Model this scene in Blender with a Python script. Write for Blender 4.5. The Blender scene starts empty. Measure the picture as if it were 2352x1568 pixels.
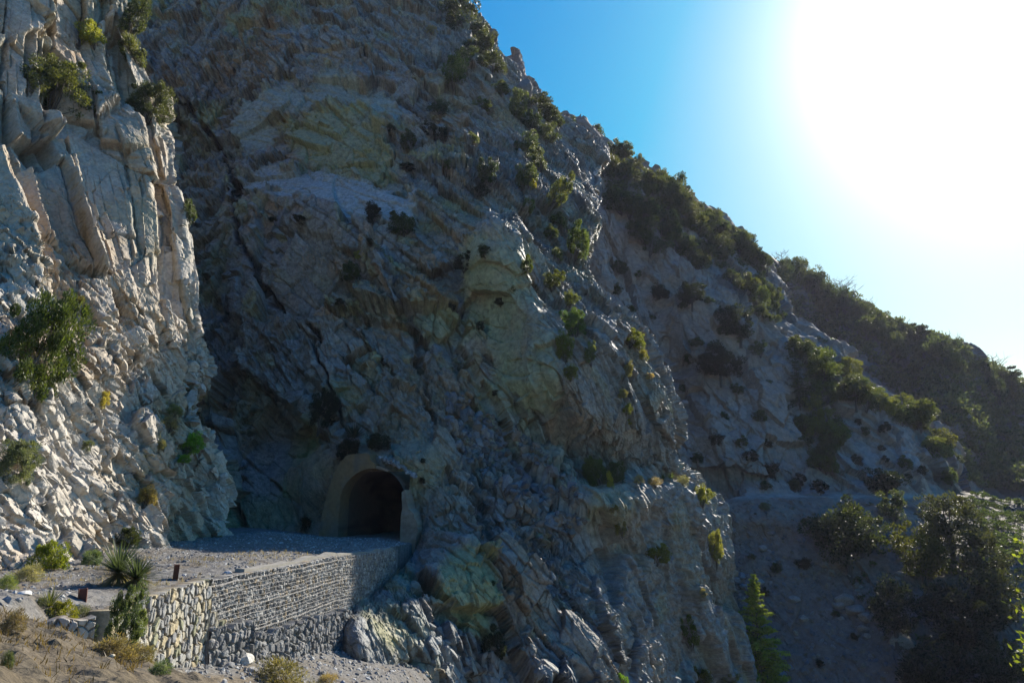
import bpy, math, random
import numpy as np
from mathutils import Vector
R = math.radians
SC = bpy.context.scene
COL = SC.collection
rng = np.random.default_rng(7)
f32 = np.float32

# ------------------------------------------------------------------ camera
PITCH = R(12.5)
FPX = 1568.0            # focal length in units of the 2352 x 1568 view of the photograph
cam = bpy.data.objects.new('camera', bpy.data.cameras.new('camera'))
COL.objects.link(cam)
cam.data.lens = 24.0
cam.data.sensor_width = 36.0
cam.data.clip_end = 5000
cam.data.clip_start = 0.1
cam.rotation_euler = (R(90) + PITCH, 0, 0)
SC.camera = cam
cp, sp = math.cos(PITCH), math.sin(PITCH)

def at(px, py, Y):
    """world point seen at photo pixel (px,py) at forward distance Y"""
    px = np.asarray(px, float); py = np.asarray(py, float); Y = np.asarray(Y, float)
    a = (px - 1176) / FPX; b = (784 - py) / FPX
    fwd = cp - b * sp
    up = sp + b * cp
    k = Y / fwd
    return np.stack([a * k, Y + 0 * k, up * k], -1)

def proj(P):
    x, y, z = P[..., 0], P[..., 1], P[..., 2]
    d = y * cp + z * sp
    u = -y * sp + z * cp
    d = np.where(np.abs(d) < 1e-3, 1e-3, d)
    return 1176 + FPX * x / d, 784 - FPX * u / d, d

# ------------------------------------------------------------------ numpy noise
def _h(ix, iy, iz, seed):
    h = (ix.astype(np.uint32) * np.uint32(0x8da6b343)) ^ (iy.astype(np.uint32) * np.uint32(0xd8163841)) ^ (iz.astype(np.uint32) * np.uint32(0xcb1ab31f)) ^ np.uint32((seed * 0x9E3779B1) & 0xffffffff)
    h ^= h >> np.uint32(15); h *= np.uint32(0x2c1b3c6d)
    h ^= h >> np.uint32(12); h *= np.uint32(0x297a2d39)
    h ^= h >> np.uint32(15)
    return h
def _r(h): return h.astype(f32) * f32(1 / 4294967296.0)
def _n(h): return h * np.uint32(1664525) + np.uint32(1013904223)

def vnoise(Q, seed=0):
    """value noise in [-1,1]; Q is N x 3"""
    Q = Q.astype(f32); I = np.floor(Q); F = Q - I; I = I.astype(np.int32)
    F = F * F * F * (F * (F * 6 - 15) + 10)
    out = np.zeros(len(Q), f32)
    for dx in (0, 1):
        wx = F[:, 0] if dx else 1 - F[:, 0]
        for dy in (0, 1):
            wy = wx * (F[:, 1] if dy else 1 - F[:, 1])
            for dz in (0, 1):
                w = wy * (F[:, 2] if dz else 1 - F[:, 2])
                out += w * _r(_h(I[:, 0] + dx, I[:, 1] + dy, I[:, 2] + dz, seed))
    return out * 2 - 1

def fbm(Q, octv=4, seed=0, gain=.5, lac=2.07):
    a, s, out = 1.0, 0.0, 0
    for o in range(octv):
        out = out + a * vnoise(Q + f32(o * 17.3), seed + o * 13); s += a
        Q = Q * f32(lac); a *= gain
    return out / s

def voronoi(Q, seed=0, jit=.95):
    """F1, F2, hash of the nearest cell, vector from its centre"""
    Q = Q.astype(f32); I = np.floor(Q).astype(np.int32); F = Q - I
    n = len(Q)
    f1 = np.full(n, 9e9, f32); f2 = np.full(n, 9e9, f32); hid = np.zeros(n, np.uint32)
    dv = np.zeros((n, 3), f32)
    for dx in (-1, 0, 1):
        for dy in (-1, 0, 1):
            for dz in (-1, 0, 1):
                h = _h(I[:, 0] + dx, I[:, 1] + dy, I[:, 2] + dz, seed)
                h2 = _n(h) ^ (h >> np.uint32(7)); h3 = _n(h2) ^ (h2 >> np.uint32(9))
                ex = F[:, 0] - dx - (f32(.5) + (_r(h) - f32(.5)) * f32(jit))
                ey = F[:, 1] - dy - (f32(.5) + (_r(h2) - f32(.5)) * f32(jit))
                ez = F[:, 2] - dz - (f32(.5) + (_r(h3) - f32(.5)) * f32(jit))
                d = ex * ex + ey * ey + ez * ez
                m = d < f1
                f2 = np.where(m, f1, np.minimum(f2, d))
                f1 = np.where(m, d, f1)
                hid = np.where(m, h, hid)
                dv[:, 0] = np.where(m, ex, dv[:, 0]); dv[:, 1] = np.where(m, ey, dv[:, 1]); dv[:, 2] = np.where(m, ez, dv[:, 2])
    return np.sqrt(f1), np.sqrt(f2), hid, dv

def rands(h, k):
    out = []
    h = h ^ (h >> np.uint32(11))
    for _ in range(k):
        h = _n(h); g = h ^ (h >> np.uint32(13)); g = g * np.uint32(0x2c1b3c6d); g ^= g >> np.uint32(16)
        out.append(_r(g))
    return out

def frame(a, b):
    """rows: unit axis a, axis b made perpendicular, and their cross product"""
    a = np.array(a, float); a /= np.linalg.norm(a)
    b = np.array(b, float); b -= a * (a @ b); b /= np.linalg.norm(b)
    return np.stack([a, b, np.cross(a, b)])

def facets(P, M, size, S, seed, tilt=.4, off=.15, crack=.05, warp=.3, tw=(1, 1, 1), bias=0.):
    """broken-rock relief: every cell is a tilted plane; returns height in metres, cell hash, crack closeness"""
    Q = (P @ M.T.astype(f32)) / np.array(size, f32)
    if warp:
        W = Q * f32(.9)
        Q = Q + f32(warp) * np.stack([vnoise(W, seed + 91), vnoise(W + 31.7, seed + 92), vnoise(W + 57.1, seed + 93)], -1)
    a, b, h, dv = voronoi(Q, seed)
    g = rands(h, 4)
    d = tilt * ((g[0] - .5) * dv[:, 0] * tw[0] + (g[1] - .5 + bias) * dv[:, 1] * tw[1] + (g[2] - .5) * dv[:, 2] * tw[2]) * 2 + off * (g[3] - .5) * 2
    e = np.clip(1 - (b - a) / .10, 0, 1)
    d = d - crack * e
    return d * f32(S), h, e

def joints(P, M, size, S, seed, tilt=.4, off=.15, crack=.05, warp=.12, tw=(1, 1, 1), bias=0., wid=.07):
    """rock broken along joint sets: long parallel slabs cut across at random, each slab a tilted plane"""
    Q = (P @ M.T.astype(f32)) / np.array(size, f32)
    W = Q * f32(.45)
    Q = Q + f32(warp) * np.stack([vnoise(W, seed + 91), 1.6 * vnoise(W * f32(.6) + 31.7, seed + 92), vnoise(W + 57.1, seed + 93)], -1)
    # uneven slab widths
    Q[:, 1] += f32(.32) * vnoise(np.stack([Q[:, 1] * 1.3, 0 * Q[:, 1], 0 * Q[:, 1]], -1), seed + 94)
    zero = np.zeros(len(Q), np.int32)
    k = np.floor(Q[:, 2]).astype(np.int32); fk = Q[:, 2] - k
    r1 = _r(_h(k, zero, zero, seed + 1))
    q1 = Q[:, 1] + r1 * 7; j = np.floor(q1).astype(np.int32); fj = q1 - j
    hj = _h(k, j, zero, seed + 2); r2 = _r(hj); r3 = _r(_n(hj) ^ (hj >> np.uint32(5)))
    q0 = Q[:, 0] * (.6 + .8 * r3) + r2 * 9 + (fj - .5) * (r3 - .5) * .9
    i = np.floor(q0).astype(np.int32); fi = q0 - i
    h = _h(i, j, k, seed + 3)
    g = rands(h, 4)
    dv = np.stack([fi - .5, fj - .5, fk - .5], -1).astype(f32)
    d = tilt * ((g[0] - .5) * dv[:, 0] * tw[0] + (g[1] - .5 + bias) * dv[:, 1] * tw[1] + (g[2] - .5) * dv[:, 2] * tw[2]) * 2 + off * (g[3] - .5) * 2
    edge = np.minimum(np.minimum(fj, 1 - fj), np.minimum(fi, 1 - fi) * f32(size[0] / size[1]))
    e = np.clip(1 - edge / wid, 0, 1)
    return ((d - crack * e) * f32(S)).astype(f32), h, e

def blur(A, n, it=2):
    """box blur of a grid along both axes"""
    for _ in range(it):
        for ax in (0, 1):
            k = np.zeros_like(A); 
            pad = [(0, 0)] * A.ndim; pad[ax] = (n, n)
            Bp = np.pad(A, pad, 'edge'); m = A.shape[ax]
            for s in range(2 * n + 1):
                k += Bp.take(np.arange(s, s + m), axis=ax)
            A = k / (2 * n + 1)
    return A

def relax(G, it=3, f=.5):
    for _ in range(it):
        L = G.copy()
        L[1:-1, 1:-1] = (G[:-2, 1:-1] + G[2:, 1:-1] + G[1:-1, :-2] + G[1:-1, 2:]) / 4
        G = G + (L - G) * f
    return G

def sstep(a, b, x):
    t = np.clip((x - a) / (b - a), 0, 1); return t * t * (3 - 2 * t)

def inpoly(x, y, poly):
    c = np.zeros(x.shape, bool)
    n = len(poly); j = n - 1
    for i in range(n):
        xi, yi = poly[i]; xj, yj = poly[j]
        if yi != yj:
            c ^= ((yi > y) != (yj > y)) & (x < (xj - xi) * (y - yi) / (yj - yi) + xi)
        j = i
    return c

def polydist(x, y, line):
    """distance to a polyline and 0..1 position along it"""
    best = np.full(x.shape, 1e9, f32); pos = np.zeros(x.shape, f32)
    n = len(line) - 1
    for i in range(n):
        ax, ay = line[i]; bx, by = line[i + 1]
        dx, dy = bx - ax, by - ay
        t = np.clip(((x - ax) * dx + (y - ay) * dy) / (dx * dx + dy * dy), 0, 1)
        d = np.hypot(x - ax - t * dx, y - ay - t * dy)
        m = d < best
        best = np.where(m, d, best); pos = np.where(m, (i + t) / n, pos)
    return best, pos

# ------------------------------------------------------------------ meshes
def mesh_obj(name, V, F, mat=None, col=None, smooth=False, parent=None, link=True):
    V = np.ascontiguousarray(V, f32); F = np.ascontiguousarray(F, np.int32)
    me = bpy.data.meshes.new(name)
    me.vertices.add(len(V)); me.vertices.foreach_set('co', V.ravel())
    k = F.shape[1]
    me.loops.add(F.size); me.loops.foreach_set('vertex_index', F.ravel())
    me.polygons.add(len(F)); me.polygons.foreach_set('loop_start', np.arange(0, F.size, k, dtype=np.int32))
    try: me.polygons.foreach_set('loop_total', np.full(len(F), k, np.int32))
    except Exception: pass
    me.polygons.foreach_set('use_smooth', np.full(len(F), smooth, bool))
    me.update(calc_edges=True)
    if col is not None:
        c = np.ones((len(V), 4), f32); c[:, :3] = col
        at_ = me.attributes.new('col', 'FLOAT_COLOR', 'POINT'); at_.data.foreach_set('color', c.ravel())
    if mat: me.materials.append(mat)
    o = bpy.data.objects.new(name, me)
    if link: COL.objects.link(o)
    if parent: o.parent = parent
    return o

def grid_faces(nv, nu):
    i = np.arange(nv * nu).reshape(nv, nu)
    return np.stack([i[:-1, :-1], i[1:, :-1], i[1:, 1:], i[:-1, 1:]], -1).reshape(-1, 4)

def tag(o, label=None, cat=None, group=None, kind=None):
    if label: o['label'] = label
    if cat: o['category'] = cat
    if group: o['group'] = group
    if kind: o['kind'] = kind
    return o

def empty(name, loc=(0, 0, 0), rz=0, sc=1):
    o = bpy.data.objects.new(name, None); COL.objects.link(o)
    o.location = loc; o.rotation_euler = (0, 0, rz); o.empty_display_size = .2
    o.scale = (sc, sc, sc) if np.isscalar(sc) else sc
    return o

def merge(parts):
    """join (V,F,col) triples"""
    Vs, Fs, Cs, n = [], [], [], 0
    for V, F, C in parts:
        Vs.append(V); Fs.append(F + n); n += len(V)
        Cs.append(np.broadcast_to(np.asarray(C, f32), (len(V), 3)))
    return np.concatenate(Vs), np.concatenate(Fs), np.concatenate(Cs)

# ------------------------------------------------------------------ materials
def nt(name):
    m = bpy.data.materials.new(name); m.use_nodes = True
    t = m.node_tree; b = t.nodes['Principled BSDF']
    return m, t, b
def N(t, kind, **kw):
    n = t.nodes.new(kind)
    for k, v in kw.items():
        if k in n.inputs: n.inputs[k].default_value = v
        else: setattr(n, k, v)
    return n

def rock_mat(name, rough=.62, spec=.45, bump=.5, scale=1.0, dist=.12, mult=(.62, 1.28)):
    m, t, b = nt(name)
    co = N(t, 'ShaderNodeTexCoord')
    a = N(t, 'ShaderNodeAttribute', attribute_name='col')
    n1 = N(t, 'ShaderNodeTexNoise', Scale=2.3 * scale, Detail=9, Roughness=.68)
    n2 = N(t, 'ShaderNodeTexNoise', Scale=14 * scale, Detail=6, Roughness=.7)
    vo = N(t, 'ShaderNodeTexVoronoi', Scale=5.5 * scale); vo.feature = 'F1'
    for n in (n1, n2, vo): t.links.new(co.outputs['Object'], n.inputs['Vector'])
    mr = N(t, 'ShaderNodeMapRange'); mr.inputs[1].default_value = .3; mr.inputs[2].default_value = .7
    mr.inputs[3].default_value = mult[0]; mr.inputs[4].default_value = mult[1]
    t.links.new(n1.outputs['Fac'], mr.inputs[0])
    vm = N(t, 'ShaderNodeVectorMath', operation='SCALE')
    t.links.new(a.outputs['Color'], vm.inputs[0]); t.links.new(mr.outputs[0], vm.inputs['Scale'])
    t.links.new(vm.outputs[0], b.inputs['Base Color'])
    ad = N(t, 'ShaderNodeMath', operation='MULTIPLY_ADD'); ad.inputs[1].default_value = .35
    t.links.new(n2.outputs['Fac'], ad.inputs[0])
    ad2 = N(t, 'ShaderNodeMath', operation='MULTIPLY_ADD'); ad2.inputs[1].default_value = .45
    t.links.new(vo.outputs['Distance'], ad2.inputs[0]); t.links.new(n1.outputs['Fac'], ad2.inputs[2])
    t.links.new(ad2.outputs[0], ad.inputs[2])
    bp = N(t, 'ShaderNodeBump', Strength=bump, Distance=dist)
    t.links.new(ad.outputs[0], bp.inputs['Height']); t.links.new(bp.outputs[0], b.inputs['Normal'])
    b.inputs['Roughness'].default_value = rough
    b.inputs['Specular IOR Level'].default_value = spec
    return m

M_ROCK = rock_mat('rock', rough=.6, spec=.3, bump=.75, mult=(.55, 1.38))
M_ROCKN = rock_mat('pale_rock', rough=.7, spec=.4, scale=2.0, dist=.06)
M_FAR = rock_mat('hillside_rock', rough=.8, spec=.3, scale=.6, dist=.25)
M_GROUND = rock_mat('gravel_ground', rough=.9, spec=.2, scale=4, dist=.05, mult=(.55, 1.4))
M_STONE = rock_mat('stone', rough=.75, spec=.3, scale=4, dist=.02)
M_CONC = rock_mat('concrete', rough=.85, spec=.25, scale=1.6, dist=.02, bump=.35, mult=(.75, 1.2))

def leaf_mat(name, trans=.35, rough=.5):
    m, t, b = nt(name)
    oi = N(t, 'ShaderNodeObjectInfo'); a = N(t, 'ShaderNodeAttribute', attribute_name='col')
    mx = N(t, 'ShaderNodeVectorMath', operation='MULTIPLY')
    t.links.new(oi.outputs['Color'], mx.inputs[0]); t.links.new(a.outputs['Color'], mx.inputs[1])
    t.links.new(mx.outputs[0], b.inputs['Base Color'])
    b.inputs['Roughness'].default_value = rough; b.inputs['Specular IOR Level'].default_value = .35
    tr = N(t, 'ShaderNodeBsdfTranslucent')
    sc = N(t, 'ShaderNodeVectorMath', operation='MULTIPLY'); sc.inputs[1].default_value = (1.5, 1.5, .7)
    t.links.new(mx.outputs[0], sc.inputs[0]); t.links.new(sc.outputs[0], tr.inputs['Color'])
    ms = N(t, 'ShaderNodeMixShader'); ms.inputs[0].default_value = trans
    t.links.new(b.outputs[0], ms.inputs[1]); t.links.new(tr.outputs[0], ms.inputs[2])
    t.links.new(ms.outputs[0], t.nodes['Material Output'].inputs['Surface'])
    return m
M_LEAF = leaf_mat('foliage', trans=.45)

def plain_mat(name, c, rough=.8, metal=0., var=.35, scale=8, bump=.3):
    m, t, b = nt(name)
    co = N(t, 'ShaderNodeTexCoord')
    n1 = N(t, 'ShaderNodeTexNoise', Scale=scale, Detail=8, Roughness=.65)
    t.links.new(co.outputs['Object'], n1.inputs['Vector'])
    mx = N(t, 'ShaderNodeMix', data_type='RGBA')
    mx.inputs[6].default_value = (*[x * (1 - var) for x in c], 1); mx.inputs[7].default_value = (*[min(1, x * (1 + var)) for x in c], 1)
    t.links.new(n1.outputs['Fac'], mx.inputs[0]); t.links.new(mx.outputs[2], b.inputs['Base Color'])
    bp = N(t, 'ShaderNodeBump', Strength=bump, Distance=.02)
    t.links.new(n1.outputs['Fac'], bp.inputs['Height']); t.links.new(bp.outputs[0], b.inputs['Normal'])
    b.inputs['Roughness'].default_value = rough; b.inputs['Metallic'].default_value = metal
    return m
M_BARK = plain_mat('bark', (.06, .05, .042))
M_SNAG = plain_mat('dead_wood', (.16, .14, .12))
M_WIRE = plain_mat('galvanised_wire', (.21, .205, .20), rough=.6, metal=.2)
M_RUST = plain_mat('rusty_steel', (.16, .055, .03), rough=.75, metal=.2, var=.6, scale=14)

# ------------------------------------------------------------------ sky and sun
SUN_EL, SUN_AZ = R(32.5), R(38.2)      # azimuth to the right of +Y
sdir = np.array([math.sin(SUN_AZ) * math.cos(SUN_EL), math.cos(SUN_AZ) * math.cos(SUN_EL), math.sin(SUN_EL)])
sun = bpy.data.objects.new('sun', bpy.data.lights.new('sun', 'SUN')); COL.objects.link(sun)
sun.data.energy = 5.0; sun.data.angle = R(.5); sun.data.color = (1, .91, .78)
sun.rotation_euler = Vector(-sdir).to_track_quat('-Z', 'Y').to_euler()
W = bpy.data.worlds.new('World'); SC.world = W; W.use_nodes = True
t = W.node_tree; bg = t.nodes['Background']
sky = t.nodes.new('ShaderNodeTexSky'); sky.sky_type = 'NISHITA'; sky.sun_disc = False
sky.sun_elevation = SUN_EL; sky.sun_rotation = SUN_AZ
sky.altitude = 1500; sky.air_density = 1.0; sky.dust_density = 1.2; sky.ozone_density = 2.5
# the camera's rendering of that sky: deeper blue away from the sun, and the bright haze glow round the sun
vs = N(t, 'ShaderNodeVectorMath', operation='MULTIPLY_ADD'); vs.inputs[1].default_value = (1.85, 1.2, .45); vs.inputs[2].default_value = (-4.7, .2, 5.1)
t.links.new(sky.outputs[0], vs.inputs[0])
vx = N(t, 'ShaderNodeVectorMath', operation='MAXIMUM'); t.links.new(vs.outputs[0], vx.inputs[0])
tc = N(t, 'ShaderNodeTexCoord'); dt = N(t, 'ShaderNodeVectorMath', operation='DOT_PRODUCT')
t.links.new(tc.outputs['Generated'], dt.inputs[0]); dt.inputs[1].default_value = tuple(sdir)
mx0 = N(t, 'ShaderNodeMath', operation='MAXIMUM'); mx0.inputs[1].default_value = 0; t.links.new(dt.outputs['Value'], mx0.inputs[0])
pw = N(t, 'ShaderNodeMath', operation='POWER'); pw.inputs[1].default_value = 95; t.links.new(mx0.outputs[0], pw.inputs[0])
gl = N(t, 'ShaderNodeVectorMath', operation='SCALE'); gl.inputs[0].default_value = (14, 13, 12); t.links.new(pw.outputs[0], gl.inputs['Scale'])
pw2 = N(t, 'ShaderNodeMath', operation='POWER'); pw2.inputs[1].default_value = 20; t.links.new(mx0.outputs[0], pw2.inputs[0])
gl2 = N(t, 'ShaderNodeVectorMath', operation='SCALE'); gl2.inputs[0].default_value = (4.2, 3.9, 3.4); t.links.new(pw2.outputs[0], gl2.inputs['Scale'])
s0 = N(t, 'ShaderNodeVectorMath', operation='ADD'); t.links.new(vx.outputs[0], s0.inputs[0]); t.links.new(gl2.outputs[0], s0.inputs[1])
sm = N(t, 'ShaderNodeVectorMath', operation='ADD'); t.links.new(s0.outputs[0], sm.inputs[0]); t.links.new(gl.outputs[0], sm.inputs[1])
t.links.new(sm.outputs[0], bg.inputs['Color'])
bg.inputs['Strength'].default_value = .05
SC.view_settings.view_transform = 'Standard'; SC.view_settings.look = 'None'
SC.view_settings.exposure = 1.08; SC.view_settings.gamma = 1
SC.cycles.max_bounces = 6; SC.cycles.diffuse_bounces = 3; SC.cycles.transmission_bounces = 4
SC.cycles.sample_clamp_indirect = 4
# ------------------------------------------------------------------ surfaces lofted through rows of surveyed points
def loft(rows, wraps, K, nu, nv, lwraps=()):
    """rows: (py, [(px, Y)...]) from top to bottom; wraps: offsets of the columns that turn round behind the right edge"""
    ctl = []
    ys = [r[0] for r in rows]
    for py, kn in rows:
        kx = np.array([k[0] for k in kn], float); kY = np.array([k[1] for k in kn], float)
        # smooth the knots with a monotone-ish cubic
        u = np.linspace(0, 1, K)
        px = kx[0] + (kx[-1] - kx[0]) * u
        m = np.gradient(kY, kx)
        i = np.clip(np.searchsorted(kx, px) - 1, 0, len(kx) - 2)
        h = kx[i + 1] - kx[i]; s = (px - kx[i]) / h
        Y = ((1 + 2 * s) * (1 - s) ** 2 * kY[i] + s * (1 - s) ** 2 * h * m[i] + s * s * (3 - 2 * s) * kY[i + 1] + s * s * (s - 1) * h * m[i + 1])
        P = at(px, np.full(K, py), Y)
        P = np.concatenate([P] + [P[-1:] * (1 + w[0] / P[-1:, 1:2]) + np.array([[w[1], 0, w[2]]]) for w in wraps])
        if lwraps: P = np.concatenate([P[:1] + np.array([w]) for w in lwraps] + [P])
        ctl.append(P)
    ctl = np.array(ctl)                                  # R x C x 3
    ucol = np.concatenate([-np.arange(len(lwraps), 0, -1) * .035, np.linspace(0, 1, K), 1 + np.arange(1, len(wraps) + 1) * .05])
    def interp(A, tk, tn):                               # Hermite along axis 0
        tk = np.asarray(tk, float)
        m = np.gradient(A, tk, axis=0)
        i = np.clip(np.searchsorted(tk, tn, side='right') - 1, 0, len(tk) - 2)
        h = (tk[i + 1] - tk[i])[:, None, None]; s = ((tn - tk[i]) / (tk[i + 1] - tk[i]))[:, None, None]
        return (1 + 2 * s) * (1 - s) ** 2 * A[i] + s * (1 - s) ** 2 * h * m[i] + s * s * (3 - 2 * s) * A[i + 1] + s * s * (s - 1) * h * m[i + 1]
    B = interp(ctl, ys, np.linspace(ys[0], ys[-1], nv))
    G = interp(B.transpose(1, 0, 2), ucol, np.linspace(ucol[0], ucol[-1], nu)).transpose(1, 0, 2)
    return G

def gnormal(G):
    du = np.gradient(G, axis=1); dv = np.gradient(G, axis=0)
    n = np.cross(dv, du)
    n /= np.linalg.norm(n, axis=-1, keepdims=True) + 1e-9
    return n

SURF = []      # displaced grids, for finding where plants stand
def add_surf(V, tagname):
    x, y, d = proj(V.reshape(-1, 3))
    SURF.append((tagname, V.reshape(-1, 3), x, y, d))

def palette(h, cols, w):
    """pick a colour of cols for each cell hash"""
    r = rands(h, 3)
    w = np.cumsum(np.array(w, float)); w /= w[-1]
    idx = np.searchsorted(w, r[0] * .9999)
    c = np.array(cols, f32)[idx]
    return c * (f32(.82) + f32(.36) * r[1])[:, None]

def mixc(a, b, w):
    return a * (1 - w[:, None]) + np.asarray(b, f32) * w[:, None]

# ---- the tunnel's own frame: axis, left-right direction, floor point at the middle of the mouth
PAZ = R(9.0)
P_AX = np.array([math.sin(PAZ), math.cos(PAZ), 0]); P_RT = np.array([math.cos(PAZ), -math.sin(PAZ), 0])
P_O = at(858, 1238, 47.6)
def portal_local(P):
    D = P - P_O
    return D @ P_RT, D[..., 2], D @ P_AX
def to_portal(px, py):
    """where the ray through a photo pixel meets the plane of the portal: (a, z)"""
    d = at(px, py, 1.0); k = (P_O @ P_AX) / (d @ P_AX)
    Q = d * k - P_O
    return float(Q @ P_RT), float(Q[2])

P_L, P_R = to_portal(784, 1190)[0], to_portal(932, 1190)[0]
P_HW, P_AC = (P_R - P_L) / 2, (P_R + P_L) / 2
P_SPR = to_portal(878, 1076)[1] - P_HW
# ------------------------------------------------------------------ B: the main cliff
rowsB = [
 (-480, [(150,150),(500,148),(800,152)]),
 (-160, [(250,112),(600,112),(850,116),(985,122)]),
 (50,   [(290,97),(600,95),(850,95),(1000,99),(1098,107)]),
 (185,  [(320,88),(600,86),(800,84),(1000,85),(1100,89),(1186,98)]),
 (330,  [(340,82),(600,78),(760,74),(1000,75),(1150,78),(1250,85),(1370,98)]),
 (430,  [(360,76),(600,72),(800,68.5),(1000,66.5),(1150,69),(1280,75),(1388,86)]),
 (560,  [(380,70),(600,65.5),(800,63),(950,62),(1060,61.5),(1165,58),(1230,64),(1356,73)]),
 (670,  [(400,64),(600,61),(800,60),(950,59),(1060,60),(1200,56.5),(1270,61),(1384,69)]),
 (760,  [(410,60),(600,58),(800,57),(1000,57),(1110,58.5),(1262,55),(1330,58.5),(1462,66)]),
 (860,  [(420,57),(600,55.5),(800,54),(1000,53.5),(1120,57),(1290,55),(1380,58.5),(1500,66)]),
 (950,  [(420,55),(600,54),(800,51.5),(1000,51),(1120,54.5),(1230,56.5),(1320,57),(1420,60),(1530,66)]),
 (1085, [(440,52),(600,51),(760,49),(930,48.5),(1020,49),(1150,52),(1280,57),(1420,61.5),(1556,69.5)]),
 (1112, [(440,51.6),(600,50.6),(760,49),(930,48.4),(1020,48),(1150,50.6),(1280,54),(1400,57.2),(1500,61),(1600,69)]),
 (1240, [(450,50.4),(600,50),(780,49),(930,47.6),(1000,45.2),(1100,46),(1250,49.2),(1400,55.2),(1550,62.5),(1648,69)]),
 (1310, [(460,50),(640,47.5),(790,44),(905,41),(1010,41.6),(1100,43.8),(1250,47.6),(1400,54),(1550,62),(1660,69.5)]),
 (1420, [(480,47.5),(640,46),(740,38.5),(800,34.6),(890,36),(1010,38.6),(1100,41.2),(1250,45.6),(1400,52.4),(1550,61),(1672,69.5)]),
 (1590, [(480,44),(640,41),(740,36),(800,32.4),(900,33.6),(1000,36),(1150,39.6),(1300,44),(1500,55),(1702,69)]),
 (1950, [(480,38),(640,35),(800,27),(1000,29),(1200,35),(1400,43),(1770,60)]),
]
def nearer(r):
    py, kn = r
    return (py, [(px, Y * (1 - .065 * float(sstep(1230, 1330, px)) * float(sstep(480, 640, py)) * float(sstep(1900, 1600, py)) * (1 - (.85 * float(sstep(1380, 1640, px)) if py > 1100 else 0)))) for px, Y in kn])
rowsB = [nearer(r) for r in rowsB]
G = loft(rowsB, [(6,-.7,-.5),(20,-4,-5),(42,-10,-16)], 26, 1180, 1080, [(-70.,12.,0.),(-24.,3.,0.)])
Nn = gnormal(G)
P = G.reshape(-1, 3).astype(f32); Nf = Nn.reshape(-1, 3).astype(f32)
X, Yp, D = proj(P)
def blob(poly, soft=9):
    """soft mask of a patch of the face outlined on it"""
    w1 = fbm(P * f32(.35), 5, 5) * 30; w2 = fbm(P * f32(.35) + 40, 5, 6) * 30
    xx, yy = X + w1, Yp + w2
    d, _ = polydist(xx, yy, list(poly) + [poly[0]])
    ins = inpoly(xx, yy, poly)
    return np.clip(np.where(ins, d, -d) / soft * .5 + .5, 0, 1)
slab_pale = blob([(560,402),(640,378),(745,372),(860,410),(962,440),(955,505),(800,500),(700,470),(560,430)])
slab_grey = blob([(525,300),(560,225),(640,195),(790,170),(900,200),(940,290),(850,255),(760,225),(640,260),(600,345),(530,330)])
slab_ol = blob([(640,270),(760,235),(870,270),(890,345),(790,395),(690,360)])
patch = blob([(842,600),(880,592),(912,636),(905,668),(862,655)], 12)
slab_green = blob([(1052,610),(1105,545),(1160,556),(1212,650),(1270,780),(1292,880),(1250,960),(1195,915),(1140,880),(1110,760),(1060,690)])
slab_yel = blob([(1008,1318),(1040,1278),(1075,1262),(1120,1330),(1150,1400),(1168,1470),(1130,1448),(1060,1420),(1015,1370)], 8)
yel2 = blob([(1078,1205),(1100,1225),(1118,1290),(1108,1320),(1085,1270)], 6)
yel3 = blob([(826,1390),(860,1420),(905,1470),(880,1500),(840,1440)], 8)
tan_z = blob([(830,870),(900,850),(1010,960),(1060,1080),(1075,1200),(1010,1300),(960,1260),(965,1150),(930,1080),(870,1010),(820,960)], 40)
tan_a = blob([(480,520),(640,560),(800,560),(830,640),(760,700),(640,690),(540,640)], 40)
scree = np.maximum(blob([(1015,900),(1060,905),(1140,960),(1230,1020),(1290,1080),(1330,1140),(1280,1210),(1180,1150),(1080,1060),(1020,980)], 25),
                   blob([(1150,1090),(1290,1120),(1330,1200),(1250,1260),(1160,1200)], 25))
smooth = np.clip(.85 * slab_pale + .8 * slab_grey + .45 * slab_ol + .65 * slab_green + .4 * slab_yel + .3 * tan_z + .35 * tan_a, 0, .9)
# relief
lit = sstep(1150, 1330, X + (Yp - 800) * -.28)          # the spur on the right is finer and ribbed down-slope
Ma = frame((.50, .12, -.86), (.75, .55, .3))
Mb = frame((.42, .10, -.90), (.8, .6, .2))
rough = (1 - smooth).astype(f32)
SHB = G.shape[:2]
pa, pz, pd = portal_local(P)
near = sstep(7.5, 3.6, np.abs(pa + .3)) * sstep(9.5, 5.6, pz) * sstep(-9, -4, pz)
ledge = np.exp(-((Yp - np.interp(X, [1330, 1450, 1560, 1620], [1118, 1104, 1106, 1130])) / 12) ** 2) * sstep(1340, 1410, X)
calm = ((1 - .85 * near) * (1 - .8 * ledge)).astype(f32)
bedded = np.maximum(slab_pale, slab_grey) * 1.3
Mbed = frame((.93, .12, -.30), (.3, .3, .9))
Mlf = frame((-.30, .12, -.95), (.85, .4, -.2))
leftz = sstep(620, 470, X + (Yp - 500) * .05 + fbm(P * f32(.08), 2, 26) * 60)
big, hB, _ = facets(P, Ma, (13, 7, 9), 8.0, 11, tilt=.20, off=.10, crack=.02, warp=.2)
ja, ha, ea = joints(P, Ma, (7.5, 3.0, 6), 3.2, 12, tilt=.46, off=.20, crack=.10, wid=.035)
jb, hb, eb = joints(P, Mbed, (6.5, 2.2, 6), 2.2, 16, tilt=.40, off=.20, crack=.12, wid=.045)
jl, hl, el = joints(P, Mlf, (6, 2.6, 5), 2.6, 17, tilt=.46, off=.20, crack=.12, wid=.04)
wl_ = np.where(leftz > .5, 1., 0.); wb_ = np.where(bedded > .5, 1., 0.) * (1 - wl_)
d1 = ja * (1 - wl_ - wb_) + jb * wb_ + jl * wl_
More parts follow.
